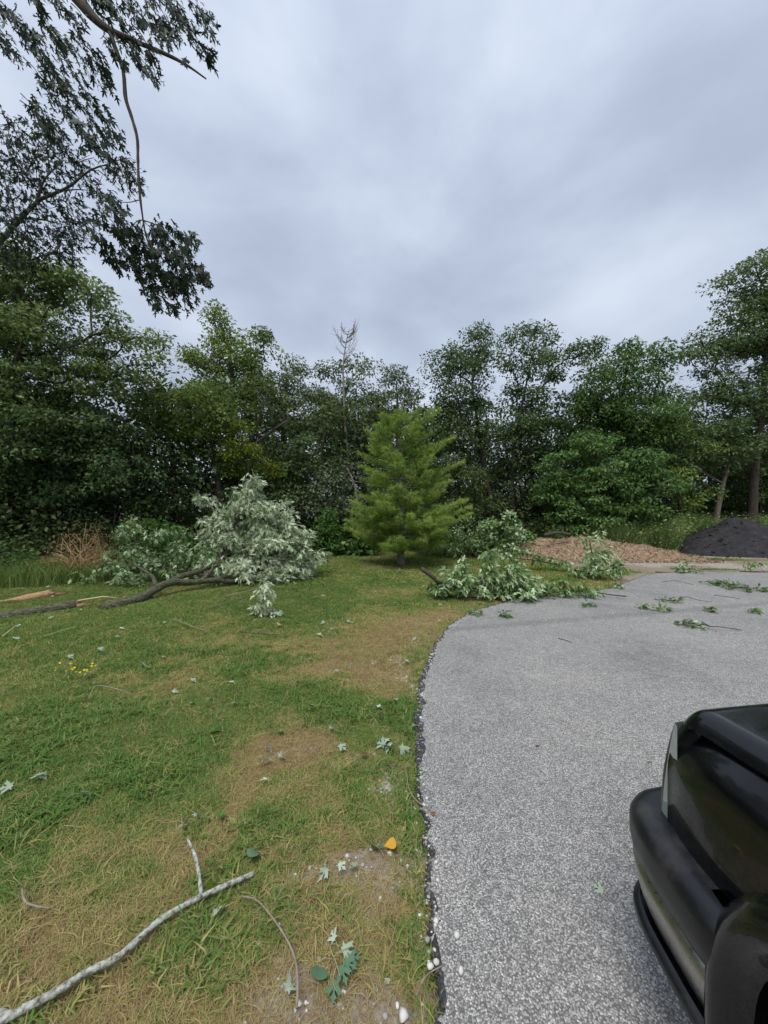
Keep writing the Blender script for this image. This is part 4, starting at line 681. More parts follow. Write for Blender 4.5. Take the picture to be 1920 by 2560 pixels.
# ------------------------------------------------------------------ storm debris: fallen boughs
def fallen(name, label, butt, stems, lobes, d, mat, seed, spacing=.30, rad=.20, n_leaf=26, leaf=.105, bark='bark_moss', n_obj=200, shade=.62, group=None, droop=.55, cat='fallen branch', zmin=.05, sides=8, wind=(.25, -.1, 0)):
    rg = np.random.default_rng(seed); root = empty(name, tuple(np.array(butt) * [1, 1, 0]), label, cat, group); mbs = MB(); sk = None
    for k, (P_, r1, r2) in enumerate(stems):
        P_ = smooth_path(P_, 16); Rr = np.linspace(r1, r2, 16); tube(mbs, P_, Rr, sides, jag=.04)
        if k == 0: sk = Skel(P_, Rr); sk.d = [.02 * i for i in range(16)]
        else:
            i0 = len(sk.P)
            for i, p in enumerate(P_): sk.P.append(p); sk.par.append(i0 + i - 1 if i else 15); sk.d.append(.3 + .02 * i)
    st = mbs.build('stem', M[bark], root, smooth=True)
    C = lobe_clumps(rg, lobes, d, spacing, zmin)
    for i in np.argsort(np.linalg.norm(C - sk.P[8], axis=1)): sk.join(rg, C[i], .08, .0, .25)
    bb = MB(); cnt = np.zeros(len(sk.P))
    for ch in sk.chains:
        i = ch[-1]
        while i >= 0: cnt[i] += 1; i = sk.par[i]
    for ch in sk.chains:
        r = np.minimum(.0055 * np.maximum(cnt[ch], 1) ** .45, .04); r[0] = min(r[0], r[1] * 1.2); tube(bb, np.array([sk.P[i] for i in ch]), r, 4, cap=False)
    bb.build('branches', M['twig_dark' if bark != 'bark_moss' else 'twig'], st, org=tuple(root.location))['kind'] = 'stuff'
    P, T, Nn = clump_leaves(rg, C, rad * (.7 + .6 * rg.random(len(C))), n_leaf, .8, droop, .8, .2); T = unit(T + np.array(wind)); k = P[:, 2] > .025; P, T, Nn = P[k], T[k], Nn[k]
    P[:, 2] = np.maximum(P[:, 2], .03); T[:, 2] = np.where(P[:, 2] < .12, np.maximum(T[:, 2], -.1), T[:, 2])
    R = np.clip(shade + np.repeat(.14 * rg.normal(size=len(C)), n_leaf)[k] + .24 * rg.normal(size=len(P)), 0, 1)
    leaf_parts(root, P, T, Nn, leaf * (.7 + .6 * rg.random(len(P))), R, mat, 'maple_simple' if d > 5.5 else 'maple', n_obj); return root
W3 = lambda px, py, d: wp(px, py, d)
fallen('fallen_maple_limb', 'huge fallen maple limb with thick mossy stem and silver leaf undersides, left of the pine', W3(258, 1524, 6.25), [
    ([W3(256, 1524, 6.3), W3(305, 1510, 6.6), W3(352, 1496, 6.9), W3(389, 1472, 7.2), W3(430, 1455, 7.5), W3(475, 1457, 7.8), W3(539, 1449, 8.1), W3(585, 1455, 8.3), W3(625, 1436, 8.6), W3(660, 1400, 9.0)], .105, .03),
    ([W3(430, 1455, 7.5), W3(455, 1440, 7.8), W3(500, 1427, 8.1), W3(545, 1400, 8.7), W3(580, 1330, 9.2), W3(612, 1260, 9.3)], .075, .018),
    ([W3(500, 1455, 7.9), W3(530, 1425, 8.2), W3(560, 1390, 8.8), W3(640, 1360, 9.2), W3(720, 1330, 9.4)], .05, .015),
    ([W3(539, 1449, 8.1), W3(620, 1425, 8.6), W3(700, 1410, 9.0), W3(780, 1400, 9.3)], .04, .012),
    ([W3(389, 1462, 7.3), W3(380, 1440, 7.9), W3(350, 1420, 8.4), W3(300, 1390, 8.9)], .045, .012)],
    [(622, 1232, 38, 42), (600, 1265, 45, 35), (650, 1295, 55, 40), (700, 1285, 38, 34), (590, 1340, 70, 50), (680, 1350, 80, 50), (755, 1365, 45, 45), (640, 1415, 110, 34, -.2), (735, 1420, 70, 26), (510, 1262, 22, 26), (535, 1310, 32, 40), (560, 1400, 60, 40), (790, 1395, 30, 22, .6), (690, 1440, 60, 12, -.4)],
    9.3, 'leaf_silver', 81, spacing=.27, rad=.21, n_leaf=34, leaf=.125, n_obj=300, shade=.64)
fallen('fallen_maple_limb', 'low sprawl of silver-green fallen boughs behind the mossy stem, before the round green bush', W3(520, 1440, 8.8), [
    ([W3(520, 1430, 8.8), W3(450, 1425, 8.8), W3(380, 1415, 8.7), W3(300, 1420, 8.6)], .045, .012), ([W3(420, 1420, 8.8), W3(360, 1380, 8.9), W3(325, 1330, 9.0)], .025, .008)],
    [(480, 1370, 55, 28), (450, 1335, 45, 22), (390, 1345, 45, 22), (520, 1395, 45, 30), (330, 1320, 28, 24), (300, 1370, 45, 34), (330, 1425, 85, 24), (240, 1440, 60, 18), (430, 1425, 80, 24), (210, 1460, 40, 12), (390, 1390, 60, 24), (320, 1450, 40, 10, -.4)], 8.8, 'leaf_mixed', 82, spacing=.33, rad=.21, n_leaf=26, leaf=.11, n_obj=200, shade=.56)
fallen('fallen_sprig', 'small clump of white-backed maple leaves alone on the grass before the fallen limb', W3(650, 1545, 5.8), [([W3(560, 1492, 6.3), W3(620, 1478, 6.1), W3(660, 1470, 5.95), W3(655, 1505, 5.85), W3(648, 1535, 5.8)], .010, .004), ([W3(655, 1505, 5.85), W3(680, 1530, 5.8), W3(693, 1540, 5.75)], .005, .003)],
    [(662, 1468, 14, 14), (655, 1492, 20, 14), (648, 1515, 22, 16), (645, 1535, 20, 10), (692, 1537, 14, 8)], 5.85, 'leaf_silver', 83, spacing=.115, rad=.10, n_leaf=14, leaf=.10, bark='twig', n_obj=300, shade=.82, zmin=.03, droop=.9, sides=5)
fallen('fallen_branch', 'big leafy broken branch with raised splintered butt between pine and pavement', W3(1100, 1480, 7.3), [
    ([W3(1053, 1421, 7.1), W3(1086, 1446, 7.1), W3(1106, 1474, 7.15), W3(1130, 1496, 7.2)], .042, .03), ([W3(1092, 1452, 7.1), W3(1120, 1462, 7.0), W3(1165, 1474, 7.0), W3(1205, 1466, 7.1), W3(1280, 1440, 7.3)], .026, .008), ([W3(1165, 1474, 7.0), W3(1215, 1440, 7.1), W3(1228, 1385, 7.1)], .016, .006), ([W3(1190, 1470, 7.05), W3(1260, 1475, 6.9), W3(1330, 1478, 6.9)], .015, .006)],
    [(1118, 1440, 30, 34), (1150, 1455, 30, 30), (1100, 1475, 22, 16), (1185, 1478, 50, 20), (1228, 1388, 18, 26), (1222, 1430, 30, 26), (1285, 1440, 55, 28), (1325, 1465, 40, 24), (1265, 1475, 60, 18), (1310, 1492, 36, 10, -.3), (1160, 1425, 22, 20)], 7.1, 'leaf_mixed', 84, spacing=.20, rad=.155, n_leaf=28, leaf=.115, bark='bark', n_obj=300, shade=.60, droop=.5)
fallen('fallen_branch', 'flat green leafy branch whose bare dark stem points right over the pavement edge', W3(1440, 1488, 7.2), [([W3(1566, 1491, 7.0), W3(1520, 1486, 7.15), W3(1470, 1478, 7.3), W3(1400, 1478, 7.3), W3(1340, 1482, 7.2)], .013, .006)],
    [(1385, 1476, 45, 14), (1430, 1480, 40, 12), (1470, 1486, 40, 6), (1400, 1466, 25, 12)], 7.2, 'leaf_mixed', 85, spacing=.19, rad=.14, n_leaf=20, leaf=.10, bark='twig_dark', n_obj=120, shade=.34)
fallen('fallen_branch', 'tall leafy fallen branch standing in front of the brown mulch heap', W3(1495, 1450, 9.2), [([W3(1500, 1446, 9.2), W3(1490, 1420, 9.2), W3(1480, 1385, 9.2), W3(1472, 1340, 9.2)], .03, .008), ([W3(1495, 1440, 9.2), W3(1540, 1405, 9.2), W3(1560, 1380, 9.3)], .018, .006), ([W3(1495, 1440, 9.2), W3(1440, 1425, 9.2), W3(1400, 1425, 9.3)], .018, .006)],
    [(1478, 1352, 24, 24), (1520, 1385, 36, 26), (1470, 1395, 40, 24), (1510, 1420, 50, 22), (1440, 1422, 40, 16), (1490, 1440, 60, 10)], 9.2, 'leaf_mixed', 86, spacing=.25, rad=.18, n_leaf=22, leaf=.11, bark='bark', n_obj=150, shade=.60)
fallen('fallen_branch', 'low leafy branch lying on the grass left of the taller one, before the mulch', W3(1320, 1415, 10.6), [([W3(1400, 1412, 10.4), W3(1330, 1400, 10.6), W3(1280, 1395, 10.8)], .018, .007)], [(1310, 1382, 40, 16), (1350, 1398, 34, 12), (1280, 1395, 30, 10), (1395, 1405, 30, 8)], 10.6, 'leaf_mixed', 87, spacing=.27, rad=.18, n_leaf=22, leaf=.11, bark='bark', n_obj=80, shade=.45)
fallen('fallen_branch', 'leafy twiggy branch on the far edge of the pavement before the tan gravel', W3(1700, 1436, 10.2), [([W3(1640, 1430, 10.1), W3(1690, 1432, 10.1), W3(1750, 1438, 9.9)], .014, .006), ([W3(1690, 1430, 10.1), W3(1700, 1412, 10.1), W3(1712, 1395, 10.2)], .010, .004)], [(1700, 1415, 26, 13), (1735, 1430, 40, 8), (1660, 1433, 30, 5), (1690, 1430, 30, 6)], 10.1, 'leaf_mixed', 88, spacing=.24, rad=.15, n_leaf=18, leaf=.10, bark='bark', n_obj=60, shade=.38)
fallen('fallen_branch', 'leafy branch at the right frame edge below the black heap', W3(1890, 1436, 10.2), [([W3(1850, 1428, 10.2), W3(1900, 1430, 10.1), W3(1960, 1430, 10.1)], .014, .006)], [(1885, 1420, 34, 12), (1920, 1430, 36, 8), (1850, 1430, 20, 5)], 10.2, 'leaf_mixed', 89, spacing=.26, rad=.16, n_leaf=18, leaf=.10, bark='bark', n_obj=40, shade=.40)
for k, (px, py, w_, lab, st) in enumerate([(1810, 1462, 45, 'long flat leafy spray on the pavement, left of its pair near the far edge', None), (1850, 1472, 36, 'flat leafy spray on the pavement, second of the pair near the far edge', None), (1915, 1478, 22, 'leafy scrap on the pavement at the right frame edge', None), (1672, 1502, 30, 'leafy sprig with curved bare stem in the middle of the far pavement', [(1690, 1502), (1715, 1492), (1745, 1500), (1780, 1505)]), (1728, 1566, 30, 'leafy sprig with long bare stem nearest on the right pavement', [(1755, 1555), (1775, 1566), (1800, 1567), (1855, 1575)]),
        (1775, 1527, 20, 'tiny green sprig on the pavement between the two stemmed sprigs', None), (1460, 1514, 22, 'small green sprig on the pavement right of the big broken branch', None), (1612, 1520, 10, 'tiny leaf scrap on the bare middle of the pavement', None), (1660, 1525, 14, 'flat brownish leaf scrap below the curved-stem sprig', None), (1890, 1530, 12, 'single leafy scrap at the right of the pavement', None), (1545, 1468, 16, 'small sprig on the tan dirt patch', None), (1265, 1540, 12, 'small leaf pair on the pavement below the big broken branch', None), (1190, 1535, 12, 'tiny leaf scrap just on the curved corner of the pavement', None)]):
    g = gp(px, py, .03); d = g[1]; s_ = [([gp(x, y, .025 + .03 * (i in (1, 2))) for i, (x, y) in enumerate(st)], .007, .005)] if st else [([gp(px - w_ * .6, py, .02), gp(px, py - 3, .04), gp(px + w_ * .6, py + 2, .02)], .004, .002)]
    fallen('leafy_twig', lab, g, s_, [(px, py - 3, w_, 4)], d, 'leaf_mixed', 100 + k, spacing=.105, rad=.075, n_leaf=9, leaf=.075, bark='twig_dark', n_obj=30, shade=.34, group='leafy twigs on the pavement', cat='twig', zmin=.01, sides=4)

# logs
def torn(mb, c, ax, r, ln_, rg, low=False, sides=16):
    """a splintered end: a ring of wood drawn out into uneven spikes round a ragged hollow"""
    A = unit(np.cross(ax, [0, 0, 1.0])); B = np.cross(A, ax); a = np.linspace(0, 2 * np.pi, sides, endpoint=False); dr_ = np.cos(a)[:, None] * A + np.sin(a)[:, None] * B
    h = ln_ * (.15 + .85 * rg.random(sides) ** 2) * (1 - .75 * np.clip((dr_[:, 2] if low else dr_[:, 0] * 0) + .2, 0, 1)); V = np.concatenate([c + dr_ * r, c + dr_ * r * .86 + ax * (h * .5)[:, None], c + dr_ * r * (.45 + .3 * rg.random((sides, 1))) + ax * h[:, None], c[None] + ax * ln_ * .12]); j = np.arange(sides); j2 = (j + 1) % sides
    Q = np.concatenate([np.stack([k * sides + j, k * sides + j2, (k + 1) * sides + j2, (k + 1) * sides + j], 1) for k in (0, 1)]); mb.add(V, Q, np.stack([2 * sides + j, 2 * sides + j2, np.full(sides, 3 * sides)], 1))
def log(name, label, P_, r1, r2, bark, seed, ends=()):
    P_ = np.array(P_); root = empty(name, tuple(P_[0] * [1, 1, 0]), label, 'log'); mb = MB(); p = smooth_path(P_, 18); tube(mb, p, np.linspace(r1, r2, 18), 14, jag=.05); mb.build('stem', M[bark], root, smooth=True); return root, p
root, p = log('split_log', 'dark mossy bark log with torn orange end at the left frame edge', [W3(-330, 1575, 5.6), W3(-100, 1556, 5.75), W3(0, 1546, 5.85), W3(100, 1528, 6.15), W3(190, 1512, 6.45)], .10, .085, 'bark_moss', 1)
rg = np.random.default_rng(9); e_ = p[-1]; dr_ = unit(p[-1] - p[-3]); mb = MB()
torn(mb, e_ - dr_ * .03, dr_, .078, .30, rg, low=True); mb.build('torn_wood', M['wood'], root)
mb = MB(); tube(mb, [e_ + [0, .03, .06], e_ + dr_ * .3 + [0, .1, .05], gp(292, 1494, .10)], [.016, .012, .006], 5); mb.build('splinter', M['wood_pale'], root)
root, p = log('stripped_log', 'orange barkless split log in the long grass at the left edge', [W3(-250, 1545, 6.3), W3(0, 1512, 6.9), W3(70, 1496, 7.1), W3(125, 1484, 7.3)], .085, .075, 'wood', 2)
mb = MB(); torn(mb, p[-1] - unit(p[-1] - p[-3]) * .02, unit(p[-1] - p[-3]), .072, .36, rg, low=True); mb.build('torn_end', M['wood'], root)
# broken butt of the big limb, and a dark log on the mulch
root, p = log('rotten_log', 'dark short log lying on top of the brown mulch heap', [W3(1360, 1338, 12.9), W3(1395, 1332, 12.9), W3(1425, 1337, 12.9)], .05, .06, 'bark', 3)

# ------------------------------------------------------------------ heaps
def heap(name, label, cx, cy, rx, ry, fn, mat, n_=110, cat='heap'):
    u = np.linspace(-1, 1, n_); U, Vv = np.meshgrid(u, u); X_ = cx + U * rx; Y_ = cy + Vv * ry; Z = fn(X_, Y_); Z = np.where(Z < 0, -.06, Z); k = (np.arange(n_ - 1)[:, None] * n_ + np.arange(n_ - 1)[None]).ravel()
    V = np.stack([X_.ravel() - cx, Y_.ravel() - cy, Z.ravel()], 1); o = link(name, make_mesh(name, V, np.stack([k, k + 1, k + n_ + 1, k + n_], 1), mat, smooth=True)); o.location = (cx, cy, 0); return tag(o, label, cat)
M['mulch'] = noise_mat('mulch', [(.25, (.14, .090, .055)), (.5, (.30, .205, .130)), (.75, (.46, .34, .23))], 9, detail=10, bump=1, bscale=14, dist=.06)
M['chips'] = leaf_mat('chips', [(0, (.14, .085, .052)), (.6, (.30, .205, .125)), (1, (.52, .40, .27))], trans=0.0, rough=.9)
M['black_soil'] = noise_mat('black_soil', [(.25, (.016, .015, .017)), (.55, (.034, .032, .035)), (.8, (.075, .07, .072))], 5, detail=10, bump=1, bscale=7, dist=.08, stretch=(1, 1, 1))
g_ = lambda x, y, a, b, ra, rb: np.exp(-(((x - a) / ra) ** 2 + ((y - b) / rb) ** 2))
def mulch_z(x, y): return .66 * g_(x, y, 6.6, 13.3, 1.5, .9) + .42 * g_(x, y, 8.4, 13.2, 1.3, .7) + .45 * g_(x, y, 5.3, 13.6, .9, .7) + .22 * g_(x, y, 9.8, 13.0, 1.2, .6) + .30 * (fbm(x * 1.6, y * 1.6, 81, 5) - .5) * (g_(x, y, 7, 13.3, 2.6, 1.1)) + .10 * (fbm(x * 6, y * 6, 82, 3) - .5) - .10
heap('mulch_heap', 'brown heap of wood chip mulch at the back of the lawn', 7.4, 13.3, 4.6, 1.9, mulch_z, M['mulch'], 150)
def soil_z(x, y): r = np.sqrt(((x - 14.5) / 1.25) ** 2 + ((y - 15.4) / .78) ** 2); return 1.62 - .56 * r - .25 * np.exp(-r * 1.4) + .75 * (fbm(x * .9 + y * .5, y * 1.0, 91, 5) - .5) + .16 * (fbm(x * 4 + y * 2, y * 3, 92, 4) - .5) - .02
heap('soil_heap', 'large heap of black soil at the right edge before the wood', 14.5, 15.4, 4.6, 2.9, soil_z, M['black_soil'], 140)
rg = np.random.default_rng(17); x = rg.uniform(4.2, 11.5, 9000); y = rg.uniform(12, 14.8, 9000); z = mulch_z(x, y); k = (z > -.07) ; x, y, z = x[k], y[k], np.maximum(z[k], 0)
mb = MB(); P = np.stack([x, y, z + .012], 1); leaves(mb, P, rg.normal(size=P.shape) * [1, 1, .4], unit(rg.normal(size=P.shape) * .6 + [0, 0, 1]), .03 + .06 * rg.random(len(P)), rg.random(len(P))); tag(mb.build('wood_chips', M['chips']), 'loose brown wood chips over and around the mulch heap', 'wood chips', kind='stuff')

cl = MB(); rg = np.random.default_rng(19)
for k in range(420):
    x_ = rg.uniform(10.4, 17.5); y_ = rg.uniform(12.9, 15.6); z_ = float(soil_z(np.array([x_]), np.array([y_]))[0])
    if z_ > -.25: stone(cl, (x_, y_, max(z_, 0) + .005), .02 + .06 * rg.random() ** 3, .5)
tag(cl.build('soil_clods', M['black_soil']), 'loose black clods strewn on and round the black heap', 'clods', kind='stuff')

# ------------------------------------------------------------------ sticks
def stick(name, label, px, r1, r2, mat, z=.035, forks=(), group=None, zs=None, sides=7):
    zs = zs or [z] * len(px); P_ = np.array([gp(x, y, zz_) for (x, y), zz_ in zip(px, zs)]); root = empty(name, tuple(P_[0] * [1, 1, 0]), label, 'stick', group); mb = MB(); n_ = 6 * len(px); tube(mb, smooth_path(P_, n_), interp([r1, r2], n_) * (1 + .06 * rng.normal(size=n_)), sides); st = mb.build('stem', M[mat], root, smooth=True)
    for fx, fz, ra, rb in forks:
        mb = MB(); Q_ = np.array([gp(x, y, zz_) for (x, y), zz_ in zip(fx, fz)]); tube(mb, smooth_path(Q_, 12), interp([ra, rb], 12) * (1 + .06 * rng.normal(size=12)), 6); mb.build('side_twig', M[mat], root, smooth=True)
    return root
stick('lichen_stick', 'long grey lichen-covered stick in the bottom left foreground', [(-330, 2760), (-60, 2590), (0, 2556), (60, 2522), (150, 2474), (210, 2434), (300, 2388), (390, 2308), (470, 2258), (545, 2222), (634, 2184)], .0130, .0098, 'lichen', .030, [([(504, 2244), (498, 2190), (488, 2140), (470, 2098)], [.03, .07, .10, .12], .0085, .0055), ([(30, 2540), (0, 2530), (-40, 2526)], [.03, .035, .04], .011, .009)], sides=9)
stick('curved_twig', 'thin grey curved twig right of the lichen-covered stick', [(604, 2240), (640, 2250), (672, 2282), (715, 2345), (738, 2400), (744, 2460), (742, 2520)], .0030, .0045, 'twig', .045, [([(680, 2262), (695, 2240), (722, 2194)], [.04, .06, .06], .002, .0015)], 'twigs lying on the lawn')
stick('short_twig', 'short bent pale twig near the left frame edge, above the lichen-covered stick', [(55, 2222), (62, 2252), (85, 2264), (125, 2270)], .0045, .0035, 'twig', .04, group='twigs lying on the lawn')
stick('edge_twig', 'thin curved twig crossing the dark pavement edge', [(1016, 1925), (1022, 1970), (1042, 2002), (1085, 2030)], .003, .0025, 'twig', .03, group='twigs lying on the lawn')
stick('arched_twig', 'thin arched twig in the green lawn left of centre', [(222, 1748), (230, 1728), (243, 1714), (290, 1722), (332, 1737)], .005, .003, 'twig', group='twigs lying on the lawn', zs=[.03, .07, .10, .08, .04])
for lab, px, mat in [('pale straight twig on the grass below the mossy fallen stem', [(435, 1547), (470, 1562), (526, 1580)], 'twig'), ('thin twig running to the white-backed leaf clump', [(530, 1517), (570, 1505), (592, 1494), (618, 1502)], 'twig'), ('green twig on the grass below the split log', [(110, 1590), (150, 1578), (190, 1566)], 'twig_green'), ('short pale stick below the split log at the left edge', [(6, 1590), (24, 1576), (42, 1562)], 'wood_pale'), ('dark twig lying flat below the white-backed leaf clump', [(600, 1580), (660, 1585), (700, 1587)], 'twig_dark'), ('pale thin twig in the grass edge at bottom centre', [(1040, 2490), (1065, 2440), (1110, 2412)], 'twig'), ('tiny stick in dry grass left of centre', [(355, 1655), (365, 1665), (375, 1668)], 'twig')]:
    stick('lawn_twig', lab, px, .006 if px[0][1] < 1700 else .003, .004 if px[0][1] < 1700 else .002, mat, .045, group='twigs lying on the lawn')
for lab, px in [('thin dark twig on the pavement right of the far branches', [(1655, 1455), (1690, 1452), (1735, 1462)]), ('short dark twig on the open pavement at centre right', [(1395, 1596), (1412, 1600), (1430, 1606)]), ('dark twig on the pavement near the right edge', [(1785, 1488), (1820, 1492), (1850, 1497)])]:
    stick('pavement_twig', lab, px, .005, .003, 'twig_dark', .018, group='twigs on the pavement')

# ------------------------------------------------------------------ single fallen leaves
def fallen_leaf(px, py, size, mat, templ, ang, label, name='fallen_leaf', group=None, tilt=.38, z=None, stalk=True):
    g = gp(px, py, .03); e_ = edge_dist(g[:1], g[1:2])[0]; g = gp(px, py, .02 if e_ < 0 else .038); rg = np.random.default_rng(int(px * 7 + py)); Nn = unit(np.array([tilt * rg.normal(), tilt * rg.normal() - .15, 1])); a = math.radians(ang); T = unit(np.array([math.cos(a), math.sin(a), .12 * rg.normal()]))
    root = empty(name, tuple(g), label, 'leaf', group); o = link('blade', leaf_mesh(templ, mat, float(rg.random()), float(rg.choice([.25, .5, .8]))), root); o.matrix_basis = basis(np.zeros(3), T, Nn, size)
    if stalk:
        mb = MB(); tube(mb, [g, g - T * size * .35 + [0, 0, .004], g - T * size * .7 + [0, 0, -.004]], [.0012, .001, .0008], 4); mb.build('stalk', M['twig_green'], root)
    return root
fallen_leaf(948, 2122, .078, 'leaf_cotton', 'oval', 115, 'grey-green oval leaf beside the golden leaf near the pavement edge')
fallen_leaf(990, 2108, .060, 'leaf_gold', 'oval', 190, 'golden yellow leaf on bare ground near the pavement edge')
fallen_leaf(622, 2142, .075, 'leaf_cotton', 'oval', 60, 'green oval leaf in dry grass above the tip of the lichen-covered stick')
fallen_leaf(796, 2450, .075, 'leaf_cotton', 'oval', 95, 'dark green oval leaf on bare soil at bottom centre')
fallen_leaf(902, 1886, .07, 'leaf_brown', 'oval', 20, 'curled brown leaf on the bare patch below the green grass')
fallen_leaf(694, 1562, .10, 'leaf_orange', 'oval', 60, 'orange-brown leaf just below the white-backed leaf clump')
fallen_leaf(546, 1826, .09, 'leaf_bright', 'oval', 160, 'light green oval leaf in the green lawn left of centre')
fallen_leaf(1348, 1864, .04, 'leaf_brown', 'oval', 160, 'small red-brown leaf on the open pavement')
fallen_leaf(1088, 2035, .03, 'leaf_brown', 'oval', 160, 'tiny red leaf on the dark pavement edge below the curved twig')
fallen_leaf(518, 2222, .075, 'leaf_yellow', 'maple', 60, 'yellow cut leaf against the lichen-covered stick')
pale = [(455, 2066, .085, 110, 'left one of two white-backed leaves above the upright side twig'), (484, 2042, .075, 70, 'right one of two white-backed leaves above the upright side twig'), (534, 2292, .085, 80, 'pale maple leaf in grass right below the lichen-covered stick'), (838, 2352, .075, 120, 'white-backed leaf, upper of the pair at the end of a green sprig in the foreground'), (852, 2368, .08, -20, 'white-backed leaf, lower of the pair at the end of a green sprig in the foreground'),
        (818, 2170, .07, -110, 'lobed grey-green leaf below the oval leaf, left of its twin'), (845, 2158, .065, -40, 'lobed grey-green leaf below the oval leaf, right of its twin'), (892, 2164, .06, 170, 'small pale leaf on bare soil under the golden leaf'), (712, 2478, .085, 50, 'curled pale maple leaf on bare soil at bottom centre-left'), (662, 1868, .085, 20, 'single white-backed leaf on the dry brown strip'),
        (676, 1900, .085, 160, 'white-backed leaf with dark companion on the dry strip'), (694, 1890, .09, 40, 'grey leaf just right of the white-backed one on the dry strip'), (668, 1948, .075, 170, 'white leaf lowest on the dry brown strip'), (75, 1948, .10, 60, 'middle of three white leaves in a row at the left'), (34, 1964, .10, 200, 'leftmost of three white leaves in a row at the left'), (92, 1938, .08, 10, 'rightmost of three white leaves in a row at the left'),
        (198, 1984, .11, 30, 'faint grey-green leaf spray in the lawn below the row of white leaves'), (430, 1730, .13, 60, 'white upright leaf in the middle of the lawn'), (476, 1758, .11, 80, 'white leaf left of the grass-green patch'), (520, 1748, .09, 70, 'thin white leaf between two others in the lawn'), (576, 1758, .13, 30, 'spread white leaf near the middle of the green lawn'), (846, 1862, .09, -30, 'white leaf with yellow stalk below the green patch'),
        (824, 1822, .09, 60, 'pale leaf pair at the lower edge of the green patch'), (780, 1762, .09, 130, 'small white curl of leaf in the green patch'), (942, 1768, .12, 20, 'pale spread leaf in the bright green grass near the edge'), (1030, 1816, .12, 40, 'pale leaf touching the dark pavement edge'), (1050, 1738, .11, 10, 'pale leaf at the pavement edge, upper one'), (992, 1750, .09, 110, 'small pale leaf just left of the pavement edge'), (1012, 1652, .15, 10, 'broad white-backed leaf on the gravel by the curve'), (862, 1664, .13, 20, 'white leaf on the yellow dry grass, right one'),
        (848, 1678, .12, 190, 'green-white leaf lying below the right white leaf'), (772, 1648, .11, 40, 'small white leaf in the dry grass at centre'), (754, 1644, .11, 120, 'small white leaf left of its neighbour in the dry grass'), (792, 1586, .16, 0, 'flat white leaf in grass at centre'), (812, 1556, .15, 170, 'pale leaf on the grass left of two others below the pine'), (830, 1553, .14, 10, 'pale leaf on the grass below the pine, right of another'), (28, 1596, .20, 20, 'large white leaf below the short pale stick'), (244, 1622, .15, 20, 'pale leaf in shaded lawn at left'), (168, 1640, .14, 0, 'whitish leaf in the lawn above the yellow flowers'),
        (404, 1642, .13, 60, 'little white leaf on the grass left of centre'), (475, 1698, .13, 0, 'round pale green leaf on the grass left of centre'), (572, 1705, .12, 10, 'white leaf on a thin stalk in dry grass'), (1618, 1905, .06, 20, 'pale leaf scrap on the pavement beside the truck'), (1510, 2232, .065, 130, 'pale narrow leaf on the pavement near the truck bumper'), (1070, 2086, .03, 0, 'tiny light leaf on the dark edge beside the golden leaf')]
for px, py, s_, an, lab in pale: fallen_leaf(px, py, s_ * (.74 if py > 1850 else .52), 'leaf_pale', 'maple', an, lab + '' if len(lab.split()) <= 16 else lab, 'maple_leaf', 'silver-backed maple leaves on the ground')
# cluster of white-backed leaves by the edge
rg = np.random.default_rng(77)
for k in range(5): fallen_leaf(962 + 9 * k + 4 * rg.normal(), 1858 + 7 * rg.normal(), .095, 'leaf_pale', 'maple', 360 * rg.random(), ['leftmost', 'second from left', 'middle', 'second from right', 'rightmost'][k] + ' of five bunched white-backed leaves by the pavement edge', 'maple_leaf', 'bunched white-backed leaves', .6)
# countless further specks of leaf far over the lawn
n_ = 200; x = rg.uniform(-9, 3.5, n_); y = rg.uniform(4.6, 14.5, n_); k = (edge_dist(x, y) > .1) & (y < wood_y(x) - .5); x, y = x[k], y[k]; mb = MB(); P = np.stack([x, y, np.full(len(x), .045)], 1)
leaves(mb, P, rg.normal(size=P.shape) * [1, 1, .15], unit(rg.normal(size=P.shape) * .35 + [0, -.2, 1]), .03 + .05 * rg.random(len(P)), rg.random(len(P)), MAPLE3); tag(mb.build('leaf_litter', M['leaf_pale']), 'specks of pale torn leaf scattered over the far lawn', 'leaf litter', kind='stuff')
n_ = 240; x = rg.uniform(0.5, 10, n_); y = 1.6 + 8.4 * rg.random(n_) ** .6; k = edge_dist(x, y) < -.1; x, y = x[k], y[k]; mb = MB(); P = np.stack([x, y, np.full(len(x), PZ + .006)], 1)
leaves(mb, P, rg.normal(size=P.shape) * [1, 1, .1], unit(rg.normal(size=P.shape) * .3 + [0, 0, 1]), .015 + .035 * rg.random(len(P)) ** 2, rg.random(len(P)), KITE); tag(mb.build('road_litter', M['leaf_green']), 'fine leaf crumbs scattered over the grey pavement', 'leaf litter', kind='stuff')
# dark green sprig in the foreground soil
root = empty('maple_sprig', tuple(gp(838, 2412)), 'forked green sprig with dark leaves on the bare soil at bottom centre', 'sprig'); mb = MB()
for pth in ([(834, 2392), (842, 2412), (850, 2440)], [(834, 2392), (826, 2370), (830, 2352)], [(834, 2392), (850, 2378), (880, 2366)], [(842, 2412), (832, 2450), (842, 2480)]): tube(mb, smooth_path([gp(x, y, .04) for x, y in pth], 6), np.linspace(.002, .001, 6), 4)
mb.build('stem', M['twig_green'], root)
for (x, y, an, s_) in [(850, 2412, -60, .06), (858, 2402, -20, .055), (838, 2448, -90, .06), (868, 2396, 10, .05)]: o = link('leaf', leaf_mesh('maple', 'leaf_cotton', .3, .22), root); o.matrix_basis = basis(gp(x, y, .035) - gp(838, 2412), (math.cos(math.radians(an)), math.sin(math.radians(an)), 0), (.1, -.2, 1), s_)
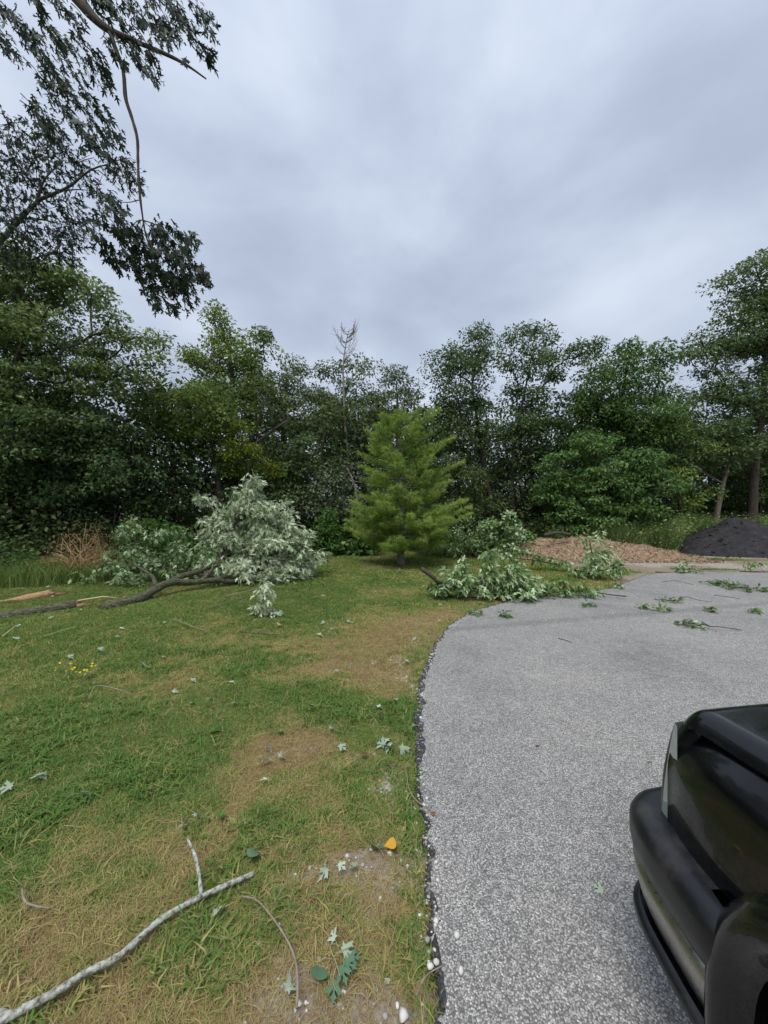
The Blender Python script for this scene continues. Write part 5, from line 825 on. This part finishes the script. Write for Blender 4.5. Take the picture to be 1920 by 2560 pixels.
# yellow wildflowers in the lawn
root = empty('wildflowers', tuple(gp(190, 1688)), 'patch of small yellow wildflowers in the left lawn', 'flowers'); M['petal'] = leaf_mat('petal', [(0, (.70, .58, .02)), (1, (.85, .75, .05))], trans=.2)
rg = np.random.default_rng(4); st = MB(); fl = None
for k in range(26):
    px, py = rg.uniform(148, 232), rg.uniform(1672, 1706)
    g = gp(px, py, 0); tp_ = g + [.02 * rg.normal(), .02 * rg.normal(), .07 + .04 * rg.random()]; tube(st, [g, tp_], [.002, .0015], 3)
    if fl is None:
        mb = MB(); a_ = np.linspace(0, 2 * np.pi, 5, endpoint=False); leaves(mb, np.zeros((5, 3)), np.stack([np.cos(a_), np.sin(a_), np.full(5, .3)], 1), np.tile([0, 0, 1.0], (5, 1)), np.full(5, .013), np.linspace(0, 1, 5), OVAL); fl = mb.mesh('flower', M['petal'])
    o = link('flower', fl, root); o.location = tp_ - np.array(root.location); o.rotation_euler = (.4 * rg.normal(), .4 * rg.normal(), 6 * rg.random())
st.build('stems', M['twig_green'], root)
# broad-leaved lawn weeds
for px, py, lab in [(552, 2040, 'small leafy rosette weed in the brown lawn above the lichen-covered stick'), (700, 1830, 'small weed tuft left of the dry strip')]:
    g = gp(px, py, .02); root = empty('rosette_weed', tuple(g), lab, 'weed', 'lawn weeds'); mb = MB(); n_ = 12; a_ = rg.random(n_) * 6.28; leaves(mb, np.tile(g, (n_, 1)), np.stack([np.cos(a_), np.sin(a_), .5 + .3 * rg.random(n_)], 1), np.tile([0, 0, 1.0], (n_, 1)), .022 + .018 * rg.random(n_), rg.random(n_), OVAL); mb.build('foliage', M['leaf_bright'], root)
# ------------------------------------------------------------------ the black pickup truck beside the photographer
def gloss(name, col, rough, coat=0.0, metal=0.0, dust=None, dscale=9, dlo=.55, dhi=.75, spec=.5):
    m, n, l = mat_new(name); o = n.new('ShaderNodeOutputMaterial'); b = n.new('ShaderNodeBsdfPrincipled'); b.inputs['Base Color'].default_value = (*col, 1); b.inputs['Roughness'].default_value = rough; b.inputs['Metallic'].default_value = metal; b.inputs['Coat Weight'].default_value = coat; b.inputs['Coat Roughness'].default_value = .04; b.inputs['Specular IOR Level'].default_value = spec
    if dust:
        tc_ = n.new('ShaderNodeTexCoord'); x = n.new('ShaderNodeTexNoise'); x.inputs['Scale'].default_value = dscale; x.inputs['Detail'].default_value = 9; x.inputs['Roughness'].default_value = .7; l.new(tc_.outputs['Object'], x.inputs['Vector'])
        r = n.new('ShaderNodeMapRange'); l.new(x.outputs['Fac'], r.inputs['Value']); r.inputs['From Min'].default_value = dlo; r.inputs['From Max'].default_value = dhi
        mx_ = n.new('ShaderNodeMix'); mx_.data_type = 'RGBA'; l.new(r.outputs[0], mx_.inputs['Factor']); mx_.inputs['A'].default_value = (*col, 1); mx_.inputs['B'].default_value = (*dust, 1); l.new(mx_.outputs['Result'], b.inputs['Base Color'])
        r2 = n.new('ShaderNodeMapRange'); l.new(x.outputs['Fac'], r2.inputs['Value']); r2.inputs['From Min'].default_value = .35; r2.inputs['From Max'].default_value = .8; r2.inputs['To Min'].default_value = rough; r2.inputs['To Max'].default_value = min(1, rough + .3); l.new(r2.outputs[0], b.inputs['Roughness'])
    l.new(b.outputs[0], o.inputs[0]); return m
M['paint'] = gloss('black_paint', (.004, .004, .005), .12, .45, dust=(.010, .010, .010), dscale=14, dlo=.66, dhi=.95, spec=.3)
M['plastic'] = gloss('bumper_plastic', (.009, .0095, .012), .26, dust=(.06, .056, .052), dscale=7, dlo=.52, dhi=.85, spec=.45)
M['chrome'] = gloss('dusty_chrome', (.44, .43, .42), .24, 0, 1.0, dust=(.30, .28, .26), dscale=60, dlo=.5, dhi=.8)
M['rubber'] = gloss('rubber', (.012, .012, .012), .8)
M['liner'] = gloss('wheel_liner', (.010, .010, .011), .6, dust=(.05, .046, .042), dlo=.5)
M['glass'] = gloss('tinted_glass', (.012, .014, .014), .03, 1.0)
M['lens'] = gloss('headlight_lens', (.33, .36, .33), .08, 1.0)
M['lamp_red'] = gloss('tail_lens', (.30, .01, .01), .1, 1.0)
XC = 1.78
truck = empty('pickup_truck', (XC, -1.3, PZ), 'black pickup truck with dusty front bumper at the right edge', 'truck')
OR = np.array([XC, -1.3, PZ])
def tpart(name, mb, mat, parent=None, smooth=True):
    o = link(name, mb.mesh(name, M[mat], OR, smooth), parent or truck); return o
def W(X_, y, z): return np.stack(np.broadcast_arrays(XC - np.asarray(X_, float), np.asarray(y, float), np.asarray(z, float) + PZ), -1)
def sheet(mb, G, flip=False, thick=0.0):
    a, b_ = G.shape[:2]; k = (np.arange(a - 1)[:, None] * b_ + np.arange(b_ - 1)[None]).ravel(); Q = np.stack([k, k + 1, k + b_ + 1, k + b_], 1); mb.add(G.reshape(-1, 3), Q[:, ::-1] if flip else Q)
AY, AZ, AR = .44, .385, .455
RY = AY - 3.35
SA, SB, SN = .43, .36, 2.8                  # the squared-off wheel opening
def arch(y, cy, lo):
    t = 1 - np.abs((y - cy) / SA) ** SN; return np.where(t > 0, np.maximum(lo, AZ + SB * np.maximum(t, 0) ** (1 / SN)), lo)
def srad(a): return (np.abs(np.cos(a) / SA) ** SN + np.abs(np.sin(a) / SB) ** SN) ** (-1 / SN)
ztop = lambda y: .952 + .050 * (1.17 - y)
for sd in (1, -1):
    y = np.concatenate([np.linspace(1.192, .98, 14), np.linspace(.97, -.40, 60)]); t = np.linspace(0, 1, 22); Yg, Tg = np.meshgrid(y, t, indexing='ij')
    zb = np.where(Yg > .865, .47, arch(Yg, AY, .40)); zt = ztop(Yg); Zg = zb + (zt - zb) * Tg
    tt = np.clip((Zg - .79) / (zt - .79), 0, 1); fy = np.clip((Yg - .90) / .28, 0, 1)
    Xg = .93 - .080 * tt ** 2.4 - .030 * fy ** 3 + .010 * np.exp(-((Zg - .875) / .02) ** 2) * (1 - fy) - .02 * np.clip((.62 - Zg) / .2, 0, 1)
    Yg = Yg - .05 * fy * np.clip((Zg - .8) / .18, 0, 1) ** 2
    mb = MB(); sheet(mb, W(sd * Xg, Yg, Zg), sd > 0); tpart('fender', mb, 'paint')
    # flare over the wheel
    for cy in (AY, RY):
        a_ = np.linspace(math.radians(-22), math.radians(202), 44); prof = np.linspace(0, 1, 9); Ag, Pg = np.meshgrid(a_, prof, indexing='ij'); rr = srad(Ag) * (.97 + .29 * Pg); bul = .085 * np.sin(np.pi * np.clip(Pg * .86 + .10, 0, 1)) ** .8 - .02 * (Pg > .97)
        mb = MB(); sheet(mb, W(sd * (.922 + bul), cy + rr * np.cos(Ag), AZ + rr * np.sin(Ag)), sd < 0); sheet(mb, W(sd * np.stack([.922 + bul[:, 0], np.full(44, .70)], 1), cy + np.stack([rr[:, 0]] * 2, 1) * np.cos(Ag[:, :2]), AZ + np.stack([rr[:, 0]] * 2, 1) * np.sin(Ag[:, :2])), sd > 0); tpart('wheel_arch_flare', mb, 'paint')
        mb = MB(); aa = np.linspace(0, 2 * np.pi, 40); Ag, Xg_ = np.meshgrid(aa, np.array([.90, .45]), indexing='ij'); sheet(mb, W(sd * Xg_, cy + 1.04 * srad(Ag) * np.cos(Ag), np.maximum(AZ + 1.04 * srad(Ag) * np.sin(Ag), .30)), sd < 0); sheet(mb, W(sd * np.full((40, 2), .45), cy + np.stack([aa * 0, .49 * np.cos(aa)], 1), AZ + np.stack([aa * 0, np.maximum(.49 * np.sin(aa), -.1)], 1))); tpart('wheel_liner', mb, 'liner')
        # wheel: tyre and rim by turning a profile
        def lathe(pr, n_=48):
            aa = np.linspace(0, 2 * np.pi, n_); pr = np.array(pr); G = np.stack([W(sd * np.full(n_, x_), cy + r_ * np.cos(aa), AZ - .02 + r_ * np.sin(aa)) for x_, r_ in pr], 0); m_ = MB(); sheet(m_, G, sd > 0); return m_
        wh = tpart('wheel', lathe([(.84, .0), (.845, .09), (.80, .12), (.815, .20), (.86, .225), (.865, .235)]), 'chrome'); tpart('tyre', lathe([(.86, .232), (.885, .25), (.893, .30), (.885, .345), (.865, .362), (.80, .367), (.72, .362), (.69, .34), (.68, .24)]), 'rubber', wh)
    # headlight at the corner
    u = np.linspace(0, 1, 16); v_ = np.linspace(0, 1, 10); U, Vv = np.meshgrid(u, v_, indexing='ij'); Xh = .52 + .372 * U; yh = 1.258 - .030 * U ** 3 - .055 * Vv ** 1.6 + .010 * np.sin(np.pi * Vv); zh = .60 + .345 * Vv
    mb = MB(); sheet(mb, W(sd * Xh, yh, zh), sd < 0); tpart('headlight', mb, 'lens')
    sideg = np.stack([W(sd * .892, 1.228 - .055 * v_ ** 1.6, .60 + .345 * v_), W(sd * .902, 1.15 + 0 * v_, .60 + .345 * v_)], 0); mb = MB(); sheet(mb, sideg, sd < 0); tpart('corner_lamp', mb, 'lens')
    # door and bed sides
    for nm_, y0, y1 in (('door', -.41, -1.42), ('door', -1.43, -2.05), ('bed_side', -2.08, -3.92)):
        y = np.linspace(y0, y1, 60 if nm_ == 'bed_side' else 24); Yg, Tg = np.meshgrid(y, t, indexing='ij'); zb = arch(Yg, RY, .40) if nm_ == 'bed_side' else np.full(Yg.shape, .40); zt = 1.04 + 0 * Yg; Zg = zb + (zt - zb) * Tg; Xg = .93 - .03 * np.clip((Zg - .8) / .24, 0, 1) ** 2 + .008 * np.exp(-((Zg - .875) / .02) ** 2) - .03 * np.clip((.62 - Zg) / .2, 0, 1)
        mb = MB(); sheet(mb, W(sd * Xg, Yg, Zg), sd > 0); dr = tpart(nm_, mb, 'paint')
        if nm_ == 'door':
            mb = MB(); box(mb, W(sd * .95, y1 + .14, .93), (.03, .13, .035)); tpart('handle', mb, 'plastic', dr, False)
            yt0, yt1 = (-.78, -1.40) if y0 > -1 else (-1.45, -1.98); mb = MB(); sheet(mb, np.array([[W(sd * .895, y0 - (.06 if y0 > -1 else .02), 1.05), W(sd * .895, y1 + .03, 1.05)], [W(sd * .76, yt0, 1.60), W(sd * .76, yt1, 1.60)]]), sd < 0); tpart('window', mb, 'glass', dr, False)
    mb = MB(); tube(mb, [W(sd * .91, -.50, 1.07), W(sd * 1.0, -.50, 1.10)], .018, 6); tube(mb, smooth_path([W(sd * 1.0, -.49, 1.14), W(sd * 1.06, -.50, 1.15), W(sd * 1.13, -.52, 1.14)], 6), [.05, .085, .09, .09, .085, .04], 10); tpart('mirror', mb, 'plastic')
    mb = MB(); box(mb, W(sd * .86, -3.935, .86), (.12, .03, .30)); tpart('tail_light', mb, 'lamp_red', smooth=False)
# hood
X_ = np.concatenate([np.linspace(-.890, -.825, 10), np.linspace(-.80, .80, 45), np.linspace(.825, .890, 10)]); v_ = np.concatenate([np.linspace(0, .09, 10), np.linspace(.11, 1, 30)]); Xg, Vg = np.meshgrid(X_, v_, indexing='ij'); yf = 1.172 + .055 * (1 - (Xg / .89) ** 2); Yg = yf + (-.16 - yf) * Vg
ex = np.clip((np.abs(Xg) - .835) / .055, 0, 1); ef = np.clip((.075 - (yf - Yg)) / .075, 0, 1)
Zg = ztop(Yg) + .056 + .022 * (1 - (Xg / .89) ** 2) + .040 * sstep(.60, .46, np.abs(Xg)) * sstep(.0, .14, yf - Yg) - .050 * ex ** 2.2 - .052 * ef ** 2.2
mb = MB(); sheet(mb, W(Xg, Yg, Zg)); hood = tpart('hood', mb, 'paint')
# grille
mb = MB(); sheet(mb, W(*np.meshgrid(np.linspace(-.53, .53, 12), [1.205], indexing='ij')[:1], 1.205, .9) if False else np.stack([W(np.linspace(-.53, .53, 12), 1.20, .70), W(np.linspace(-.53, .53, 12), 1.18, .985)], 0)); gr_ = tpart('grille', mb, 'liner')
for k in range(5): mb = MB(); box(mb, W(0, 1.222 - .004 * k, .735 + .055 * k), (1.04, .03, .016)); tpart('grille_bar', mb, 'chrome', gr_, False)
# bumper: three profiles swept round the front
path = smooth_path([(-.90, .872, 0), (-.985, .880, 0), (-1.012, .94, 0), (-1.005, 1.08, 0), (-.985, 1.22, 0), (-.93, 1.32, 0), (-.80, 1.375, 0), (-.4, 1.41, 0), (0, 1.42, 0), (.4, 1.41, 0), (.80, 1.375, 0), (.93, 1.32, 0), (.985, 1.22, 0), (1.005, 1.08, 0), (1.012, .94, 0), (.985, .880, 0), (.90, .872, 0)], 90)[:, :2]
tg = np.gradient(path, axis=0); tg /= np.linalg.norm(tg, axis=1)[:, None]; nrm = np.stack([-tg[:, 1], tg[:, 0]], 1)
def sweep(prof): return np.stack([W((path + nrm * o_)[:, 0], (path + nrm * o_)[:, 1], z_) for o_, z_ in prof], 0)
endfade = np.clip(np.minimum(np.arange(90), 89 - np.arange(90)) / 6, 0, 1)
def sweep2(prof): return np.stack([W((path + nrm * (o_ - .0))[:, 0], (path + nrm * o_)[:, 1], z_ - 0 * dz) for o_, z_, dz in prof], 0)
a_ = np.linspace(0, 1, 10); cover = [(-.20, .622, .05), (-.10, .632, .06)] + [(-.055 + .055 * math.sin(x * 1.57), .582 + .05 * math.cos(x * 1.57), .05) for x in a_] + [(.0, .54, .04), (-.006, .50, .02), (-.02, .475, .0), (-.04, .470, 0)]
mb = MB(); sheet(mb, sweep2(cover)); bu = tpart('bumper', mb, 'plastic')
mb = MB(); sheet(mb, sweep([(-.03, .480), (-.010, .465), (-.016, .42), (-.028, .37), (-.046, .325), (-.06, .318)])); tpart('chrome_bumper_bar', mb, 'chrome', bu)
mb = MB(); sheet(mb, sweep([(-.03, .325), (-.012, .318), (-.010, .298), (-.03, .285), (-.10, .280)])); tpart('valance', mb, 'plastic', bu)
mb = MB(); sheet(mb, sweep([(-.07, .63), (-.07, .285)])); tpart('bumper_backing', mb, 'liner', bu)
# cab
def quad(mb, a, b_, c, d_): mb.add([a, b_, c, d_], [[0, 1, 2, 3]])
mb = MB(); quad(mb, W(.84, -.13, 1.075), W(-.84, -.13, 1.075), W(-.73, -.80, 1.63), W(.73, -.80, 1.63)); tpart('windshield', mb, 'glass', smooth=False)
xr = np.linspace(-.76, .76, 15); yr = np.linspace(-.78, -2.02, 12); Xg, Yg = np.meshgrid(xr, yr, indexing='ij'); mb = MB(); sheet(mb, W(Xg, Yg, 1.625 + .06 * (1 - (Xg / .76) ** 2) + .03 * np.sin((Yg + .78) / -1.24 * np.pi)), False); tpart('roof', mb, 'paint')
mb = MB(); quad(mb, W(.90, -2.05, .5), W(-.90, -2.05, .5), W(-.90, -2.05, 1.05), W(.90, -2.05, 1.05)); quad(mb, W(.90, -2.05, 1.05), W(-.90, -2.05, 1.05), W(-.76, -2.0, 1.63), W(.76, -2.0, 1.63)); tpart('cab_back', mb, 'paint', smooth=False)
for sd in (1, -1):
    for pts in ([(.86, -.14, 1.06), (.74, -.80, 1.625)], [(.905, -1.425, 1.03), (.765, -1.425, 1.62)], [(.905, -2.05, 1.03), (.76, -2.02, 1.63)], [(.765, -.79, 1.615), (.765, -2.02, 1.615)]): mb = MB(); tube(mb, [W(sd * pts[0][0], *pts[0][1:]), W(sd * pts[1][0], *pts[1][1:])], .035, 6); tpart('pillar', mb, 'paint')
mb = MB(); quad(mb, W(.90, -3.93, .5), W(-.90, -3.93, .5), W(-.90, -3.93, 1.04), W(.90, -3.93, 1.04)); tpart('tailgate', mb, 'paint', smooth=False)
mb = MB(); quad(mb, W(.88, -2.06, .62), W(-.88, -2.06, .62), W(-.88, -3.92, .62), W(.88, -3.92, .62)); tpart('bed_floor', mb, 'liner', smooth=False)
mb = MB(); box(mb, W(0, -1.35, .42), (1.0, 4.9, .16)); tpart('chassis', mb, 'liner', smooth=False)
mb = MB(); box(mb, W(0, -4.02, .52), (1.75, .12, .14)); tpart('rear_bumper', mb, 'chrome', smooth=False)
